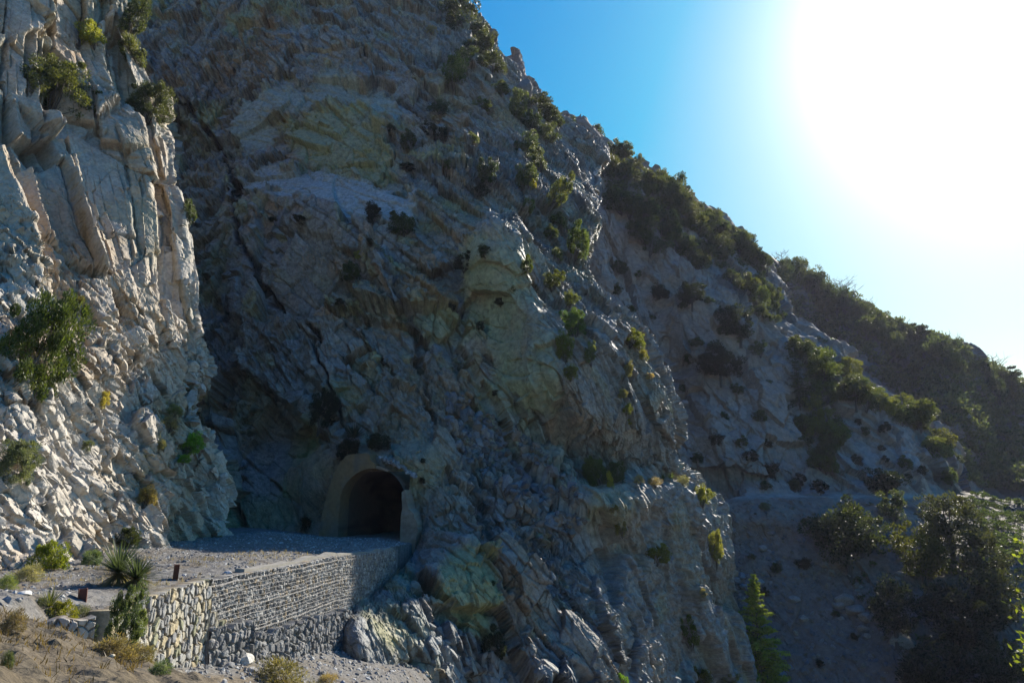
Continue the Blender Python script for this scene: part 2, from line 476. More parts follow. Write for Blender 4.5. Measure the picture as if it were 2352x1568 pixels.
e1 = np.where(wl_ > 0, el, np.where(wb_ > 0, eb, ea))
h1 = np.where(wl_ > 0, hl, np.where(wb_ > 0, hb, ha)).astype(np.uint32)
dis1 = (big * (.45 + .55 * rough) + d1 * rough * (1 - .35 * lit) + fbm(P * f32(.045), 2, 25) * 1.6 * (1 - slab_green)) * calm * (1 - .6 * sstep(1340, 1440, Yp) * sstep(1260, 1140, X))
dis1 = dis1 + 2.6 * blur(patch.reshape(SHB), 3, 2).ravel()
G1 = G + Nn * (.65 * dis1.reshape(SHB) + .35 * blur(dis1.reshape(SHB), 1, 1))[..., None]
P = G1.reshape(-1, 3).astype(f32); Nf = blur(gnormal(G1), 2, 1); Nf /= np.linalg.norm(Nf, axis=-1, keepdims=True); Nf = Nf.reshape(-1, 3).astype(f32)
f2, h2, e2 = facets(P, Ma, (2.6, 1.3, 1.6), 1.4, 13, tilt=.42, off=.17, crack=.06, warp=.15)
j2, hj2, ej2 = joints(P, Mb, (2.6, .85, 2), .95, 18, tilt=.55, off=.30, crack=.18, wid=.06)
d3, h3, e3 = facets(P, Mb, (.95, .46, .62), .58, 14, tilt=.55, off=.28, crack=.12, warp=.12)
d4, h4, e4 = facets(P, Mb, (.44, .19, .26), .25, 19, tilt=.75, off=.40, crack=.2, warp=.1)
w4 = .10 + 1.0 * sstep(-.1, .4, fbm(P * f32(.14), 3, 36)) + .25 * lit
Ml = frame((.33, .16, -.93), (.8, .6, .2))
l2, hl2, el2 = joints(P, Ml, (4.6, .66, 1.6), .55, 15, tilt=.7, off=.26, crack=.07, tw=(.3, 1, 1), bias=-.24)
w3 = .10 + 1.0 * sstep(-.05, .35, fbm(P * f32(.10), 3, 33)) + .4 * scree
wj2 = sstep(-.35, .15, fbm(P * f32(.08) + 5, 2, 35))
disp = (f2 * (1 - .6 * wj2) * (.3 + .8 * sstep(-.3, .3, fbm(P * f32(.11) + 9, 2, 34))) + j2 * wj2) * rough * (1 - .5 * lit) * (1 - .35 * near) * (1 - .7 * ledge) + d3 * w3 * (.12 + .88 * rough) * (1 - .2 * near)
disp += d4 * w4 * (.25 + .75 * rough)
disp += l2 * lit * rough * (1 - .7 * ledge) + fbm(P * f32(.9), 3, 22).astype(f32) * .08 * rough
e2 = np.maximum(e2 * (1 - wj2), ej2 * wj2)
# strata lines over the pale slabs
disp -= np.clip(.12 - np.abs(fbm(np.stack([X * .012, (Yp - .18 * X) * .05, X * 0], -1), 3, 41)), 0, 1) * 2.2 * np.maximum(slab_pale, slab_grey)
# the seep crack
crackline = [(395,215),(440,258),(500,322),(530,400),(534,470),(556,560),(590,640),(640,708),(700,742),(732,785),(740,842),(765,900),(782,958),(815,1005)]
cd, cpos = polydist(X + fbm(P * f32(.6), 3, 51) * 16, Yp + fbm(P * f32(.6) + 7, 3, 52) * 16, crackline)
cw = 3 + 4.5 * np.exp(-((cpos - .36) / .14) ** 2) + 1.2 * np.sin(cpos * 30)
groove = np.exp(-(cd / (cw * 1.1)) ** 2)
disp -= groove * .6
crk2 = [(800,520),(905,650),(955,760),(1005,900),(1065,1020),(1110,1110),(1138,1225)]
cd2, _ = polydist(X + fbm(P * f32(.5), 3, 53) * 18, Yp, crk2); g2 = np.exp(-(cd2 / 7) ** 2)
disp -= g2 * .5
crk3 = [(610,330),(700,215),(790,262),(880,300),(945,380)]
cd3, _ = polydist(X + fbm(P * f32(.5), 3, 54) * 10, Yp, crk3); disp -= np.exp(-(cd3 / 4) ** 2) * .7
V = P + Nf * disp[:, None].astype(f32)
wr = (.75 * lit * sstep(1060, 1120, Yp))[:, None]
V = (V * (1 - wr) + relax(V.reshape(*SHB, 3), 3, .5).reshape(-1, 3) * wr).astype(f32)
pa, pz, pd = portal_local(V)
wflat = sstep(4.2, 2.7, np.abs(pa + .25)) * sstep(6.9, 5.0, pz) * sstep(-2.6, -.6, pz)
V = V + (P_AX[None] * ((.50 - .8 * d3 - .5 * f2 - pd) * wflat)[:, None]).astype(f32)
# colour of the rock itself
c = palette(hB, [(.20,.205,.205),(.235,.225,.205),(.20,.19,.165),(.185,.195,.20)], [4,3,2,2])
c = c * .3 + .7 * palette(h1, [(.205,.222,.235),(.265,.245,.20),(.285,.205,.12),(.145,.152,.16),(.245,.25,.135)], [5,2.6,2.0,2.2,1.6])
c = c * .5 + .5 * palette(np.where(wj2 > .5, hj2, h2).astype(np.uint32), [(.215,.225,.23),(.26,.24,.2),(.29,.19,.11),(.165,.17,.175),(.27,.255,.13)], [6,3,1.4,2,1.0])
c = c * (.82 + .36 * rands(h3, 1)[0])[:, None]
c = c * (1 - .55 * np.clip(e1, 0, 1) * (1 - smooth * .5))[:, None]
c = c * (1 - .45 * np.clip(e2, 0, 1) * (1 - .5 * lit))[:, None]
st = sstep(.02, .4, fbm(P * f32(.16), 4, 61)); c = mixc(c, (.27,.19,.11), .6 * st)
st = sstep(.2, .55, fbm(P * f32(.14) + 50, 4, 62)); c = mixc(c, (.26,.275,.13), .6 * st)
c = mixc(c, (.31,.345,.36), .85 * slab_pale); c = mixc(c, (.25,.285,.245), .75 * slab_grey)
c = mixc(c, (.26,.27,.13), .7 * slab_ol); gm = sstep(-.35, .4, fbm(P * f32(.35), 4, 63))
c = mixc(c, (.27,.30,.19), slab_green * (.35 + .55 * gm)); c = mixc(c, (.275,.265,.12), .8 * slab_yel); c = mixc(c, (.275,.265,.12), .75 * np.maximum(yel2, yel3))
c = mixc(c, (.225,.185,.13), .6 * tan_z); c = mixc(c, (.225,.19,.14), .45 * tan_a)
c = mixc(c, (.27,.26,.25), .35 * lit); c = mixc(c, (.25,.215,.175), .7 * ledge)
veins = np.clip(1 - np.abs(fbm(P * f32(.42) + 3, 4, 64)) / .035, 0, 1) * np.clip(.55 + slab_green, 0, 1)
veins = np.maximum(veins, .8 * np.clip(1 - np.abs(fbm(P * f32(1.1) + 13, 4, 65)) / .03, 0, 1))
strat = np.clip(1 - np.abs(fbm(np.stack([X * .012, (Yp - .18 * X) * .05, X * 0], -1), 3, 41)) / .05, 0, 1) * np.maximum(slab_pale, .6 * slab_grey)
c = mixc(c, (.20,.16,.10), .55 * strat)
c = c * (1 - .5 * veins)[:, None]
c = mixc(c, (.018,.019,.017), np.clip(groove * 1.6, 0, 1) * .97); c = mixc(c, (.05,.05,.048), g2 * .6)
c *= np.array([.92, .905, .85], f32)
keep = ~((np.abs(pa - P_AC) < P_HW) & (pz < P_HW + P_SPR - .2) & (pz > -1.2) & (pd < 9) & (pd > -4))
F = grid_faces(1080, 1180)
F = F[keep[F].all(1)]
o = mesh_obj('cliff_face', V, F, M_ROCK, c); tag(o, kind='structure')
SURF_B = V; add_surf(V, 'B')

# ------------------------------------------------------------------ A: the near sunlit cliff beside the road
rowsA = [
 (-420, [(-400,38),(0,44),(100,47),(205,52)]),
 (0,    [(-400,30),(0,36),(150,40),(305,46)]),
 (120,  [(-400,29),(0,34.8),(170,39.6),(338,45)]),
 (200,  [(-400,28.4),(0,34),(200,39.2),(378,44.5)]),
 (300,  [(-400,27.6),(0,33),(200,38.2),(320,41.2),(392,44)]),
 (400,  [(-400,26.8),(0,32),(200,37),(330,40.2),(440,43.5)]),
 (560,  [(-400,25),(0,30),(200,35.2),(350,39.2),(460,42.4)]),
 (700,  [(-400,23.4),(0,28),(200,33.2),(350,37.6),(474,41.8)]),
 (860,  [(-400,21.8),(0,26.2),(200,31),(350,35.6),(522,41.6)]),
 (930,  [(-400,21.2),(0,25.5),(200,30.2),(350,34.8),(505,40.8)]),
 (1010, [(-400,20.4),(0,24.6),(200,29.4),(350,33.8),(500,40)]),
 (1100, [(-400,19.6),(0,23.8),(200,28.5),(350,33),(526,40.6)]),
 (1200, [(-400,18.8),(0,22.8),(200,27.5),(350,32.2),(540,41)]),
 (1262, [(-400,18.2),(0,22.1),(200,26.8),(350,31.6),(545,41)]),
 (1330, [(-400,17.4),(0,21.3),(200,25.8),(350,30.6),(550,40)]),
 (1480, [(-400,16),(0,19.5),(200,24),(350,28.6),(550,38)]),
]
rowsA = [(py, [(px, Y + 2.0 * float(sstep(900, 500, py)) * float(sstep(360, 150, px))) for px, Y in kn]) for py, kn in rowsA]
G = loft(rowsA, [(3.5,-.7,0),(10,-4,0),(20,-10,0)], 20, 760, 900)
Nn = gnormal(G); P = G.reshape(-1, 3).astype(f32); Nf = Nn.reshape(-1, 3).astype(f32)
X, Yp, D = proj(P)
up = sstep(820, 560, Yp + (X - 250) * -.35)             # tall ribs above, blocky rounded rock below
lefthalf = sstep(330, 180, X) * up
Mv = frame((.10, .16, 1), (.2, 1, 0)); Md = frame((.25, .55, -.8), (.6, .6, .5))
base = blob([(0,960),(120,900),(260,960),(300,1080),(180,1200),(0,1250),(-200,1250),(-200,960)], 60)
b1, hb1, _ = joints(P, Mv, (12, 4.0, 9), 3.6, 71, tilt=1.0, off=.16, crack=.14, wid=.05, tw=(.22, 1, .3), bias=.16)
v1, hv1, ev1 = joints(P, Mv, (7.0, 1.45, 5), 1.4, 72, tilt=1.15, off=.26, crack=.30, wid=.07, tw=(.15, 1, .4), bias=.06)
k1, hk1, ek1 = joints(P, Md, (3.6, 1.4, 2.4), 1.5, 74, tilt=.75, off=.2, crack=.05, bias=.1)
dis1 = b1 * (.25 + .65 * up) + up * v1 * (.55 + .55 * lefthalf) + (1 - up) * .7 * k1 * (1 - .6 * base) + fbm(P * f32(.13), 2, 79) * 1.0
dis1 = dis1 - dis1.mean() - .9 * sstep(330, 480, X) - .25
SHA = G.shape[:2]
G1 = G + Nn * (.4 * dis1.reshape(SHA) + .6 * blur(dis1.reshape(SHA), 1, 1))[..., None]
G1 = relax(G1, 1, .4)
P = G1.reshape(-1, 3).astype(f32); Nf = blur(gnormal(G1), 2, 1); Nf /= np.linalg.norm(Nf, axis=-1, keepdims=True); Nf = Nf.reshape(-1, 3).astype(f32)
v2, hv2, ev2 = joints(P, Mv, (2.2, .34, 1.2), .34, 73, tilt=1.0, off=.35, crack=.25, tw=(.25, 1, .6), bias=.12)
k2, hk2, ek2 = joints(P, Md, (1.7, .5, .7), .5, 75, tilt=.9, off=.28, crack=.18, bias=.06)
k3, hk3, ek3 = facets(P, Md, (.42, .21, .27), .24, 76, tilt=.75, off=.25, crack=.1)
w2 = .3 + .9 * sstep(-.2, .3, fbm(P * f32(.3), 2, 77))
disp = up * v2 * w2 * .8 + (1 - up) * k2 * (1 - .35 * base) + k3 * (.6 * (1 - up) + .14 * up) + fbm(P * f32(1.2), 3, 78) * .06 + .08 * k2 * up
V = P + Nf * disp[:, None].astype(f32)
c = palette(hv1, [(.36,.34,.31),(.33,.285,.22),(.32,.24,.16),(.28,.28,.25),(.27,.26,.18)], [4,3,1.5,2,1.5]) * up[:, None] + palette(hk1, [(.40,.395,.38),(.36,.34,.30),(.36,.30,.22),(.32,.32,.31)], [5,3,1.3,2]) * (1 - up)[:, None]
c = c * .65 + .35 * palette(hk2, [(.42,.41,.39),(.36,.34,.29),(.34,.27,.19),(.28,.28,.27)], [5,3,1,2])
st = sstep(.12, .5, fbm(P * f32(.2), 4, 81)); c = mixc(c, (.33,.25,.16), .55 * st)
st = sstep(.2, .5, fbm(P * f32(.18) + 20, 4, 82)); c = mixc(c, (.27,.27,.18), .5 * st * up)
dirt = blob([(380,900),(500,880),(480,960),(420,1040),(330,1130),(300,1100),(370,980)], 40) * sstep(-.3, .3, fbm(P * f32(.7), 3, 83))
c = mixc(c, (.22,.20,.12), .7 * dirt)
c = mixc(c, (.42,.41,.40), .4 * base)
c = c * (1 - .25 * np.clip(ev1 * up + ek2 * (1 - up), 0, 1))[:, None]
c *= np.array([.98, .91, .81], f32)
o = mesh_obj('cliff_wall', V, grid_faces(900, 760), M_ROCKN, c); tag(o, kind='structure')
add_surf(V, 'A')

# ------------------------------------------------------------------ C: the next hillside, with the road bench and the scree
rowsC = [
 (120,  [(900,160),(1050,158),(1180,160)]),
 (250,  [(1000,132),(1150,132),(1268,136)]),
 (330,  [(1100,126),(1250,126),(1388,131)]),
 (430,  [(1200,121),(1390,118),(1480,124),(1562,135)]),
 (530,  [(1230,116),(1400,112),(1500,117),(1600,126),(1684,140)]),
 (600,  [(1240,112),(1380,108),(1500,113),(1620,119),(1700,128),(1760,142)]),
 (680,  [(1250,108),(1390,104),(1500,110),(1620,112),(1720,116),(1798,132)]),
 (740,  [(1260,105),(1420,102),(1520,108),(1600,107),(1700,110),(1818,126)]),
 (785,  [(1280,103),(1440,101),(1520,107),(1620,105),(1740,108),(1830,110),(1925,122)]),
 (870,  [(1300,101),(1480,101),(1560,104),(1640,102),(1760,104),(1840,104),(1900,108),(1975,120)]),
 (930,  [(1320,99),(1500,100),(1600,101),(1700,101),(1820,101),(1900,103),(2000,107),(2092,119)]),
 (1000, [(1340,97),(1520,98),(1650,98),(1800,98),(1900,99),(2000,102),(2080,106),(2165,117)]),
 (1060, [(1360,96),(1560,97),(1700,96.5),(1850,96),(2000,98.5),(2110,103),(2195,113)]),
 (1132, [(1400,94),(1600,94),(1800,92.6),(2000,93),(2120,96.5),(2228,106)]),
 (1146, [(1400,90),(1600,90.4),(1800,89.4),(2000,90),(2130,94),(2300,104)]),
 (1250, [(1420,85.5),(1650,84.6),(1800,83.4),(2000,81.5),(2200,79),(2420,80)]),
 (1400, [(1440,80.5),(1700,79),(1850,77.2),(2050,74),(2250,70.5),(2480,67)]),
 (1600, [(1480,75),(1750,72.5),(1900,70),(2100,66.5),(2300,62),(2520,57)]),
 (2000, [(1500,66),(1800,62),(2100,56),(2600,46)]),
]
G = loft(rowsC, [(9,-1,-1),(24,-5,-6),(60,-14,-20)], 24, 560, 620)
Nn = gnormal(G); P = G.reshape(-1, 3).astype(f32); Nf = Nn.reshape(-1, 3).astype(f32)
X, Yp, D = proj(P)
low = sstep(1125, 1150, Yp)
gul = polydist(X + fbm(P * f32(.1), 3, 101) * 30, Yp, [(1395,440),(1480,640),(1520,760),(1560,900),(1600,1010),(1640,1130)])[0]
Mc = frame((.3, .1, -.9), (.9, .3, .1))
c1, hc1, _ = facets(P, Mc, (15, 7, 9), 8, 111, tilt=.22, off=.12, crack=.02)
c2, hc2, ec2 = facets(P, Mc, (5, 2.4, 3), 2.8, 112, tilt=.32, off=.15, crack=.05)
c3, hc3, ec3 = facets(P, Mc, (1.8, .9, 1.2), 1.1, 113, tilt=.34, off=.15, crack=.06)
bench = np.exp(-((Yp - 1139) / 9) ** 2)
disp = (c1 + c2 * .9 + c3 * .7) * (1 - .82 * low) * (1 - bench) + fbm(P * f32(.35), 4, 114) * (.6 + .1 * low) * (1 - bench) + c3 * .18 * low
disp -= np.exp(-(gul / 30) ** 2) * 2.2 * (1 - low)
V = P + Nf * disp[:, None].astype(f32)
c = palette(hc2, [(.20,.195,.19),(.23,.205,.175),(.19,.195,.20),(.23,.19,.15)], [4,3,2,1.5])
c = c * .6 + .4 * palette(hc3, [(.22,.215,.21),(.25,.22,.19),(.18,.18,.18)], [4,3,2])
soil = np.clip(low + sstep(0, .35, fbm(P * f32(.07), 3, 115)) * .6, 0, 1)
c = mixc(c, (.155,.12,.095), .7 * soil)
chute = np.clip(blob([(1372,450),(1395,430),(1455,490),(1440,540),(1410,640),(1370,600),(1360,520)], 15) + .7 * np.exp(-(gul / 22) ** 2), 0, 1)
c = mixc(c, (.30,.29,.285), .6 * chute * (1 - low))
blu = blob([(1600,940),(1680,930),(1760,1000),(1740,1120),(1640,1130),(1560,1060)], 40)
c = mixc(c, (.21,.235,.235), .55 * blu)
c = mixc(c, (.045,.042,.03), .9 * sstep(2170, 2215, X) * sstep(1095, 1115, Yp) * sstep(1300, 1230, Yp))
c = mixc(c, (.34,.31,.28), .8 * np.exp(-((Yp - 1139) / 5) ** 2) * sstep(1640, 1700, X) * sstep(2180, 2120, X))
c *= np.array([1.0, .93, .87], f32)
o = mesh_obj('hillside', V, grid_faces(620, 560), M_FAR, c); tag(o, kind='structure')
add_surf(V, 'C')

# ------------------------------------------------------------------ E: the far ridge
sky_pts = [(1560,470),(1660,545),(1745,598),(1800,612),(1850,625),(1905,655),(1960,688),(2010,720),(2060,750),(2110,762),(2150,772),(2200,800),(2250,828),(2300,862),(2360,885),(2450,930),(2600,990),(2800,1060),(3000,1110)]
K = 40
pxs = np.linspace(1560, 3000, K)
yk = np.interp(pxs, [p[0] for p in sky_pts], [p[1] for p in sky_pts])
ctl = []
for fr, Yd in ((-2,None),(-1,None),(0,205),(.12,196),(.3,184),(.5,172),(.7,161),(1,146),(1.5,128),(2.4,105)):
    y = yk + max(fr, 0) * np.maximum(1180 - yk, 260)
    base_ = at(pxs, y, np.full(K, Yd if Yd else 205) - 10 * np.sin(pxs * .012 + .6) * (1 if fr >= 0 else 1) + 6 * np.sin(pxs * .031) - (pxs - 1560) * .012)
    if fr == -1: base_ += np.array([4, 14, -3.])
    if fr == -2: base_ += np.array([14, 60, -25.])
    ctl.append(base_)
ctl = np.array(ctl)
def herm(A, tk, tn):
    tk = np.asarray(tk, float); m = np.gradient(A, tk, axis=0)
    i = np.clip(np.searchsorted(tk, tn, side='right') - 1, 0, len(tk) - 2)
    h = (tk[i + 1] - tk[i])[:, None, None]; s = ((tn - tk[i]) / (tk[i + 1] - tk[i]))[:, None, None]
    return (1 + 2 * s) * (1 - s) ** 2 * A[i] + s * (1 - s) ** 2 * h * m[i] + s * s * (3 - 2 * s) * A[i + 1] + s * s * (s - 1) * h * m[i + 1]
B_ = herm(ctl, np.arange(10), np.linspace(0, 9, 330))
G = herm(B_.transpose(1, 0, 2), np.arange(K), np.linspace(0, K - 1, 420)).transpose(1, 0, 2)
Nn = gnormal(G); P = G.reshape(-1, 3).astype(f32); Nf = Nn.reshape(-1, 3).astype(f32)
c1, hc1, _ = facets(P, Mc, (24, 11, 14), 12, 121, tilt=.22, off=.1, crack=.02)
c2, hc2, _ = facets(P, Mc, (8, 3.6, 5), 4, 122, tilt=.35, off=.15, crack=.05)
disp = c1 + c2 * .9 + fbm(P * f32(.25), 3, 123) * .7
V = P + Nf * disp[:, None].astype(f32)
c = palette(hc2, [(.20,.195,.19),(.22,.2,.18),(.19,.195,.2)], [4,3,2])
c = mixc(c, (.12,.11,.085), .6 * sstep(-.1, .3, fbm(P * f32(.06), 3, 124)))
c *= f32(.55)
o = mesh_obj('far_hill', V, grid_faces(330, 420), M_FAR, c); tag(o, kind='structure')
add_surf(V, 'E')

# ------------------------------------------------------------------ canyon floor, one sheet out to the horizon
s = 3000.
o = mesh_obj('canyon_floor', np.array([(-s,-s,-42),(s,-s,-42),(s,s,-42),(-s,s,-42)]), np.array([[0,1,2,3]]), M_FAR, (.2,.18,.15)); tag(o, kind='structure')

# ------------------------------------------------------------------ ground: road, bank and the slope under the wall
WL = np.array([(-4.2,4.0),(-5.6,8.0),(-6.9,10.5),(-8.0,13.0),(-9.3,17.0),(-9.7,22.7),(-6.8,41.5),(-5.7,48.5),(-2.5,70)])   # line of the retaining walls in plan
def xwall(y): return np.interp(y, WL[:, 1], WL[:, 0])
def ground_z(x, y):
    Q = np.stack([x, y, 0 * x], -1).astype(f32)
    n1 = fbm(Q * f32(.35), 4, 131); n2 = fbm(Q * f32(1.6), 3, 132)
    xw = xwall(y)
    road = -2.72 - .012 * (y - 25) + .55 * sstep(-12.5, -19, x) + .07 * n1 + .03 * n2
    road = road + sstep(21, 13, y) * .6 - .18 * sstep(4, 0.3, xw * -1 + x + 4) * 0
    road += .45 * np.exp(-((x + 14.2) / 2.3) ** 2 - ((y - 42.5) / 4.5) ** 2) + .16 * np.exp(-((x + 11.3) / 2.5) ** 2 - ((y - 29) / 6) ** 2)
    road -= .22 * sstep(3.2, .2, xw - x) * sstep(23, 26, y)
    wtop = -2.74 + .45 * sstep(17, 13, y)
    road = road + (wtop - road) * sstep(1.6, .5, xw - x) * sstep(23.2, 22.4, y) * sstep(12, 13, y)
    dx = np.maximum(x - xw, 0)
    slope = -4.75 - .16 * (y - 20) - .33 * np.minimum(dx, 3.2) - 1.05 * np.maximum(dx - 3.2, 0) + .12 * n1 + .06 * n2
    wj = .02 + 3.2 * sstep(17.2, 14.5, y)
    tj = sstep(0, 1, (x - (xw - .38 - wj * .5)) / wj)
    far = road * (1 - tj) + slope * tj
    nearp = -1.38 - .284 * (x + 4.5) - .233 * (y - 6) + .10 * n1 + .035 * n2
    edge = 9.4 + .25 * n1
    nearp = nearp - 1.1 * np.maximum(y - edge, 0) - .9 * np.maximum(x + 2.5, 0) * sstep(2.5, 6, y)
    nearp = np.where(x > -2, np.minimum(nearp, -1.62), nearp)
    return np.where(y < 16, np.maximum(nearp, far), far), nearp
gx = np.arange(-27, 14.01, .085); gy = np.concatenate([np.arange(-6, 14, .06), np.arange(14, 76, .11)])
GX, GY = np.meshgrid(gx, gy)
gz, npz = ground_z(GX.ravel(), GY.ravel())
V = np.stack([GX.ravel(), GY.ravel(), gz], -1).astype(f32)
Q = V * f32(1); Q[:, 2] = 0
bank = (npz >= gz - .01)
n3 = fbm(Q * f32(.5), 4, 141); n4 = fbm(Q * f32(3.), 3, 142)
c = np.tile(np.array([.135,.13,.122], f32), (len(V), 1)) * (1 + .25 * n4)[:, None].astype(f32)
c = mixc(c, (.13,.10,.06), .75 * sstep(0, .45, n3) * sstep(31, 24, V[:, 1]))
c = mixc(c, (.082,.058,.023), np.where(bank, .85, 0.) * (.75 + .25 * n4))
c = mixc(c, (.10,.08,.055), .5 * sstep(.05, .4, fbm(Q * f32(1.1) + 9, 3, 143)))
V[:, 2] += (np.where(bank, 1, 0) * np.abs(fbm(np.stack([V[:, 0] * 2.2 + V[:, 1] * 1.6, V[:, 1] * .8 - V[:, 0] * .6, 0 * gz], -1).astype(f32), 3, 146)) * .16).astype(f32)
V[:, 2] += (np.abs(fbm(Q * f32(5.), 2, 144)) * .05 + np.clip(fbm(Q * f32(9.), 2, 145), 0, 1) * .06).astype(f32)
o = mesh_obj('ground', V, grid_faces(len(gy), len(gx)), M_GROUND, c); tag(o, kind='structure')
add_surf(V, 'G')

def hit(px, py, only=None, rad=4.0):
    """nearest surface point seen at a photo pixel"""
    best = None
    for nm, Vv, x, y, d in SURF:
        if only and nm not in only: continue
        m = (np.abs(x - px) < rad) & (np.abs(y - py) < rad) & (d > 0.5)
        i = np.nonzero(m)[0]
        if len(i):
            j = i[np.argmin(d[i] + .02 * np.hypot(x[i] - px, y[i] - py))]
            if best is None or d[j] < best[1]: best = (Vv[j].astype(float), d[j], nm)
    if best is None and rad < 40: return hit(px, py, only, rad * 2)
    return best
# ------------------------------------------------------------------ retaining walls, tunnel mouth, posts, rocks
def resample(path, n):
    path = np.array(path, float); seg = np.r_[0, np.cumsum(np.hypot(*np.diff(path, axis=0).T))]
    s = np.linspace(0, seg[-1], n)
    return s, np.stack([np.interp(s, seg, path[:, 0]), np.interp(s, seg, path[:, 1])], -1)

def wall_face(path, ztop, zbot, step, depth, stone, relief, cols, wts, mortar, seed, edge=.12, out=0., mort_w=(.05, .2), zoff=0.):
    """a stone-faced wall: the face has every stone as relief, the top and ends are closed. ztop/zbot: functions of y"""
    L = np.hypot(*np.diff(np.array(path, float), axis=0).T).sum()
    nu = int(L / step) + 2
    s, pt = resample(path, nu)
    tan = np.gradient(pt, axis=0); tan /= np.linalg.norm(tan, axis=1, keepdims=True)
    nrm = np.stack([tan[:, 1], -tan[:, 0]], -1)          # to the right of the path
    zt = ztop(pt[:, 1], s); zb = zbot(pt[:, 1], s)
    nv = int((zt - zb).max() / step) + 2
    t = np.linspace(0, 1, nv)[:, None]
    Z = zt[None] * (1 - t) + zb[None] * t
    Sg = np.broadcast_to(s[None], Z.shape)
    Q = np.stack([Sg.ravel() / stone[0], Z.ravel() / stone[1], np.full(Z.size, seed * 3.7)], -1).astype(f32)
    W_ = Q * f32(.8); Q = Q + f32(.22) * np.stack([vnoise(W_, seed + 1), vnoise(W_ + 9, seed + 2), 0 * Q[:, 0]], -1)
    Q[:, 2] = .5
    a, b, h, dv = voronoi(Q, seed, .85); g = rands(h, 4)
    m = sstep(mort_w[0], mort_w[1], b - a)
    d = m * (relief * (.55 + .9 * g[0]) + relief * .9 * ((g[1] - .5) * dv[:, 0] + (g[2] - .5) * dv[:, 1])) + fbm(Q * f32(3), 2, seed + 5) * relief * .25 + out
    d = d.reshape(Z.shape)
    Pt = pt[None] + nrm[None] * d[..., None]
    V = np.concatenate([Pt, Z[..., None]], -1)
    c = palette(h, cols, wts); c = mixc(c, mortar, (1 - m))
    # top and back
    capz = np.concatenate([pt - nrm * depth, zt[:, None]], -1); backz = np.concatenate([pt - nrm * depth, zb[:, None]], -1)
    V2 = np.concatenate([backz[None], capz[None], V])
    c = np.concatenate([np.broadcast_to(np.array(mortar, f32), (2 * nu, 3)), c])
    F = grid_faces(nv + 2, nu)
    n = len(V2)
    left = np.arange(n) * nu; right = left + nu - 1
    ends = [[left[1], left[2], left[n - 1], left[0]], [right[0], right[n - 1], right[2], right[1]]]
    F = np.concatenate([F, np.array(ends)])
    return V2.reshape(-1, 3), F, c

mp = [(-9.12,16.4),(-9.3,17.0),(-9.62,20),(-9.66,22.7),(-9.45,23.9)]
V, F, c = wall_face(mp, lambda y, s: -2.66 + .02 * np.sin(s * 5.1) + .015 * np.sin(s * 13) - 1.05 * sstep(22.9, 23.0, y) - .35 * sstep(23.4, 23.5, y) + .1 * sstep(17, 16, y),
                    lambda y, s: -5.6 - .1 * (y - 20), .028, .40, (.21, .30), .07,
                    [(.38,.345,.26),(.34,.33,.295),(.28,.28,.27),(.36,.30,.19),(.20,.20,.20),(.26,.26,.17)], [4,4,2.6,1.6,1.8,.8], (.13,.105,.07), 301, mort_w=(.06,.2))
o = mesh_obj('stone_wall', V, F, M_STONE, c)
tag(o, 'cream and grey mortared stone retaining wall with stepped end beside the wire gabion', 'wall')
# the short return of the same wall nearer the bank
rp = [(-8.6,12.2),(-7.75,12.7),(-7.45,13.0)]
V, F, c = wall_face(rp, lambda y, s: -2.16 + .04 * np.sin(s * 9), lambda y, s: -4.4 + 0 * s, .02, .3, (.13, .18), .04,
                    [(.34,.31,.26),(.29,.27,.245),(.23,.22,.21)], [3,3,2], (.14,.115,.085), 305)
o = mesh_obj('stone_wall', V, F, M_STONE, c)
tag(o, 'short stub of old stone wall half hidden by twiggy bushes above the brown bank', 'wall')

def line_x(y): return np.interp(y, [22.5, 41.5], [-9.68, -6.8])
gp = [(line_x(22.5) - .12, 22.5), (line_x(32) - .12, 32), (line_x(42.4) - .12, 42.4)]
def g_top(y, s): return np.interp(y, [22.5, 28, 33, 40.5, 43], [-2.74, -2.78, -2.86, -3.22, -3.3]) + .03 * np.sin(s * .8) + .01 * np.sin(s * 4.3)
gab = empty('gabion_wall', (line_x(30), 30, -5)); tag(gab, 'wire mesh gabion wall packed with small broken stones below the road edge', 'gabion')
V, F, c = wall_face(gp, g_top, lambda y, s: np.interp(y, [22.5, 26, 33, 43], [-4.6, -5.2, -5.6, -5.6]), .045, .6, (.13, .15), .075,
                    [(.22,.22,.22),(.32,.31,.29),(.31,.24,.15),(.12,.12,.12),(.44,.43,.40)], [4,3,1.4,2,1.8], (.035,.033,.03), 311, mort_w=(.03,.16))
V = V - np.array(gab.location)
mesh_obj('stone_fill', V, F, M_STONE, c, parent=gab)

def tube(pts, rad, sides=4, col=(1, 1, 1)):
    pts = np.asarray(pts, float); n = len(pts); rad = np.broadcast_to(np.asarray(rad, float), (n,))
    T = np.gradient(pts, axis=0); T /= np.linalg.norm(T, axis=1, keepdims=True) + 1e-9
    ref = np.array([0, 0, 1.]) if abs(T[:, 2]).mean() < .8 else np.array([1., 0, 0])
    A = np.cross(T, ref); A /= np.linalg.norm(A, axis=1, keepdims=True) + 1e-9; B = np.cross(T, A)
    an = np.linspace(0, 2 * math.pi, sides, endpoint=False)
    V = pts[:, None] + rad[:, None, None] * (np.cos(an)[None, :, None] * A[:, None] + np.sin(an)[None, :, None] * B[:, None])
    i = np.arange(n * sides).reshape(n, sides); j = np.roll(i, -1, 1)
    F = np.stack([i[:-1], j[:-1], j[1:], i[1:]], -1).reshape(-1, 4)
    return V.reshape(-1, 3), F, col

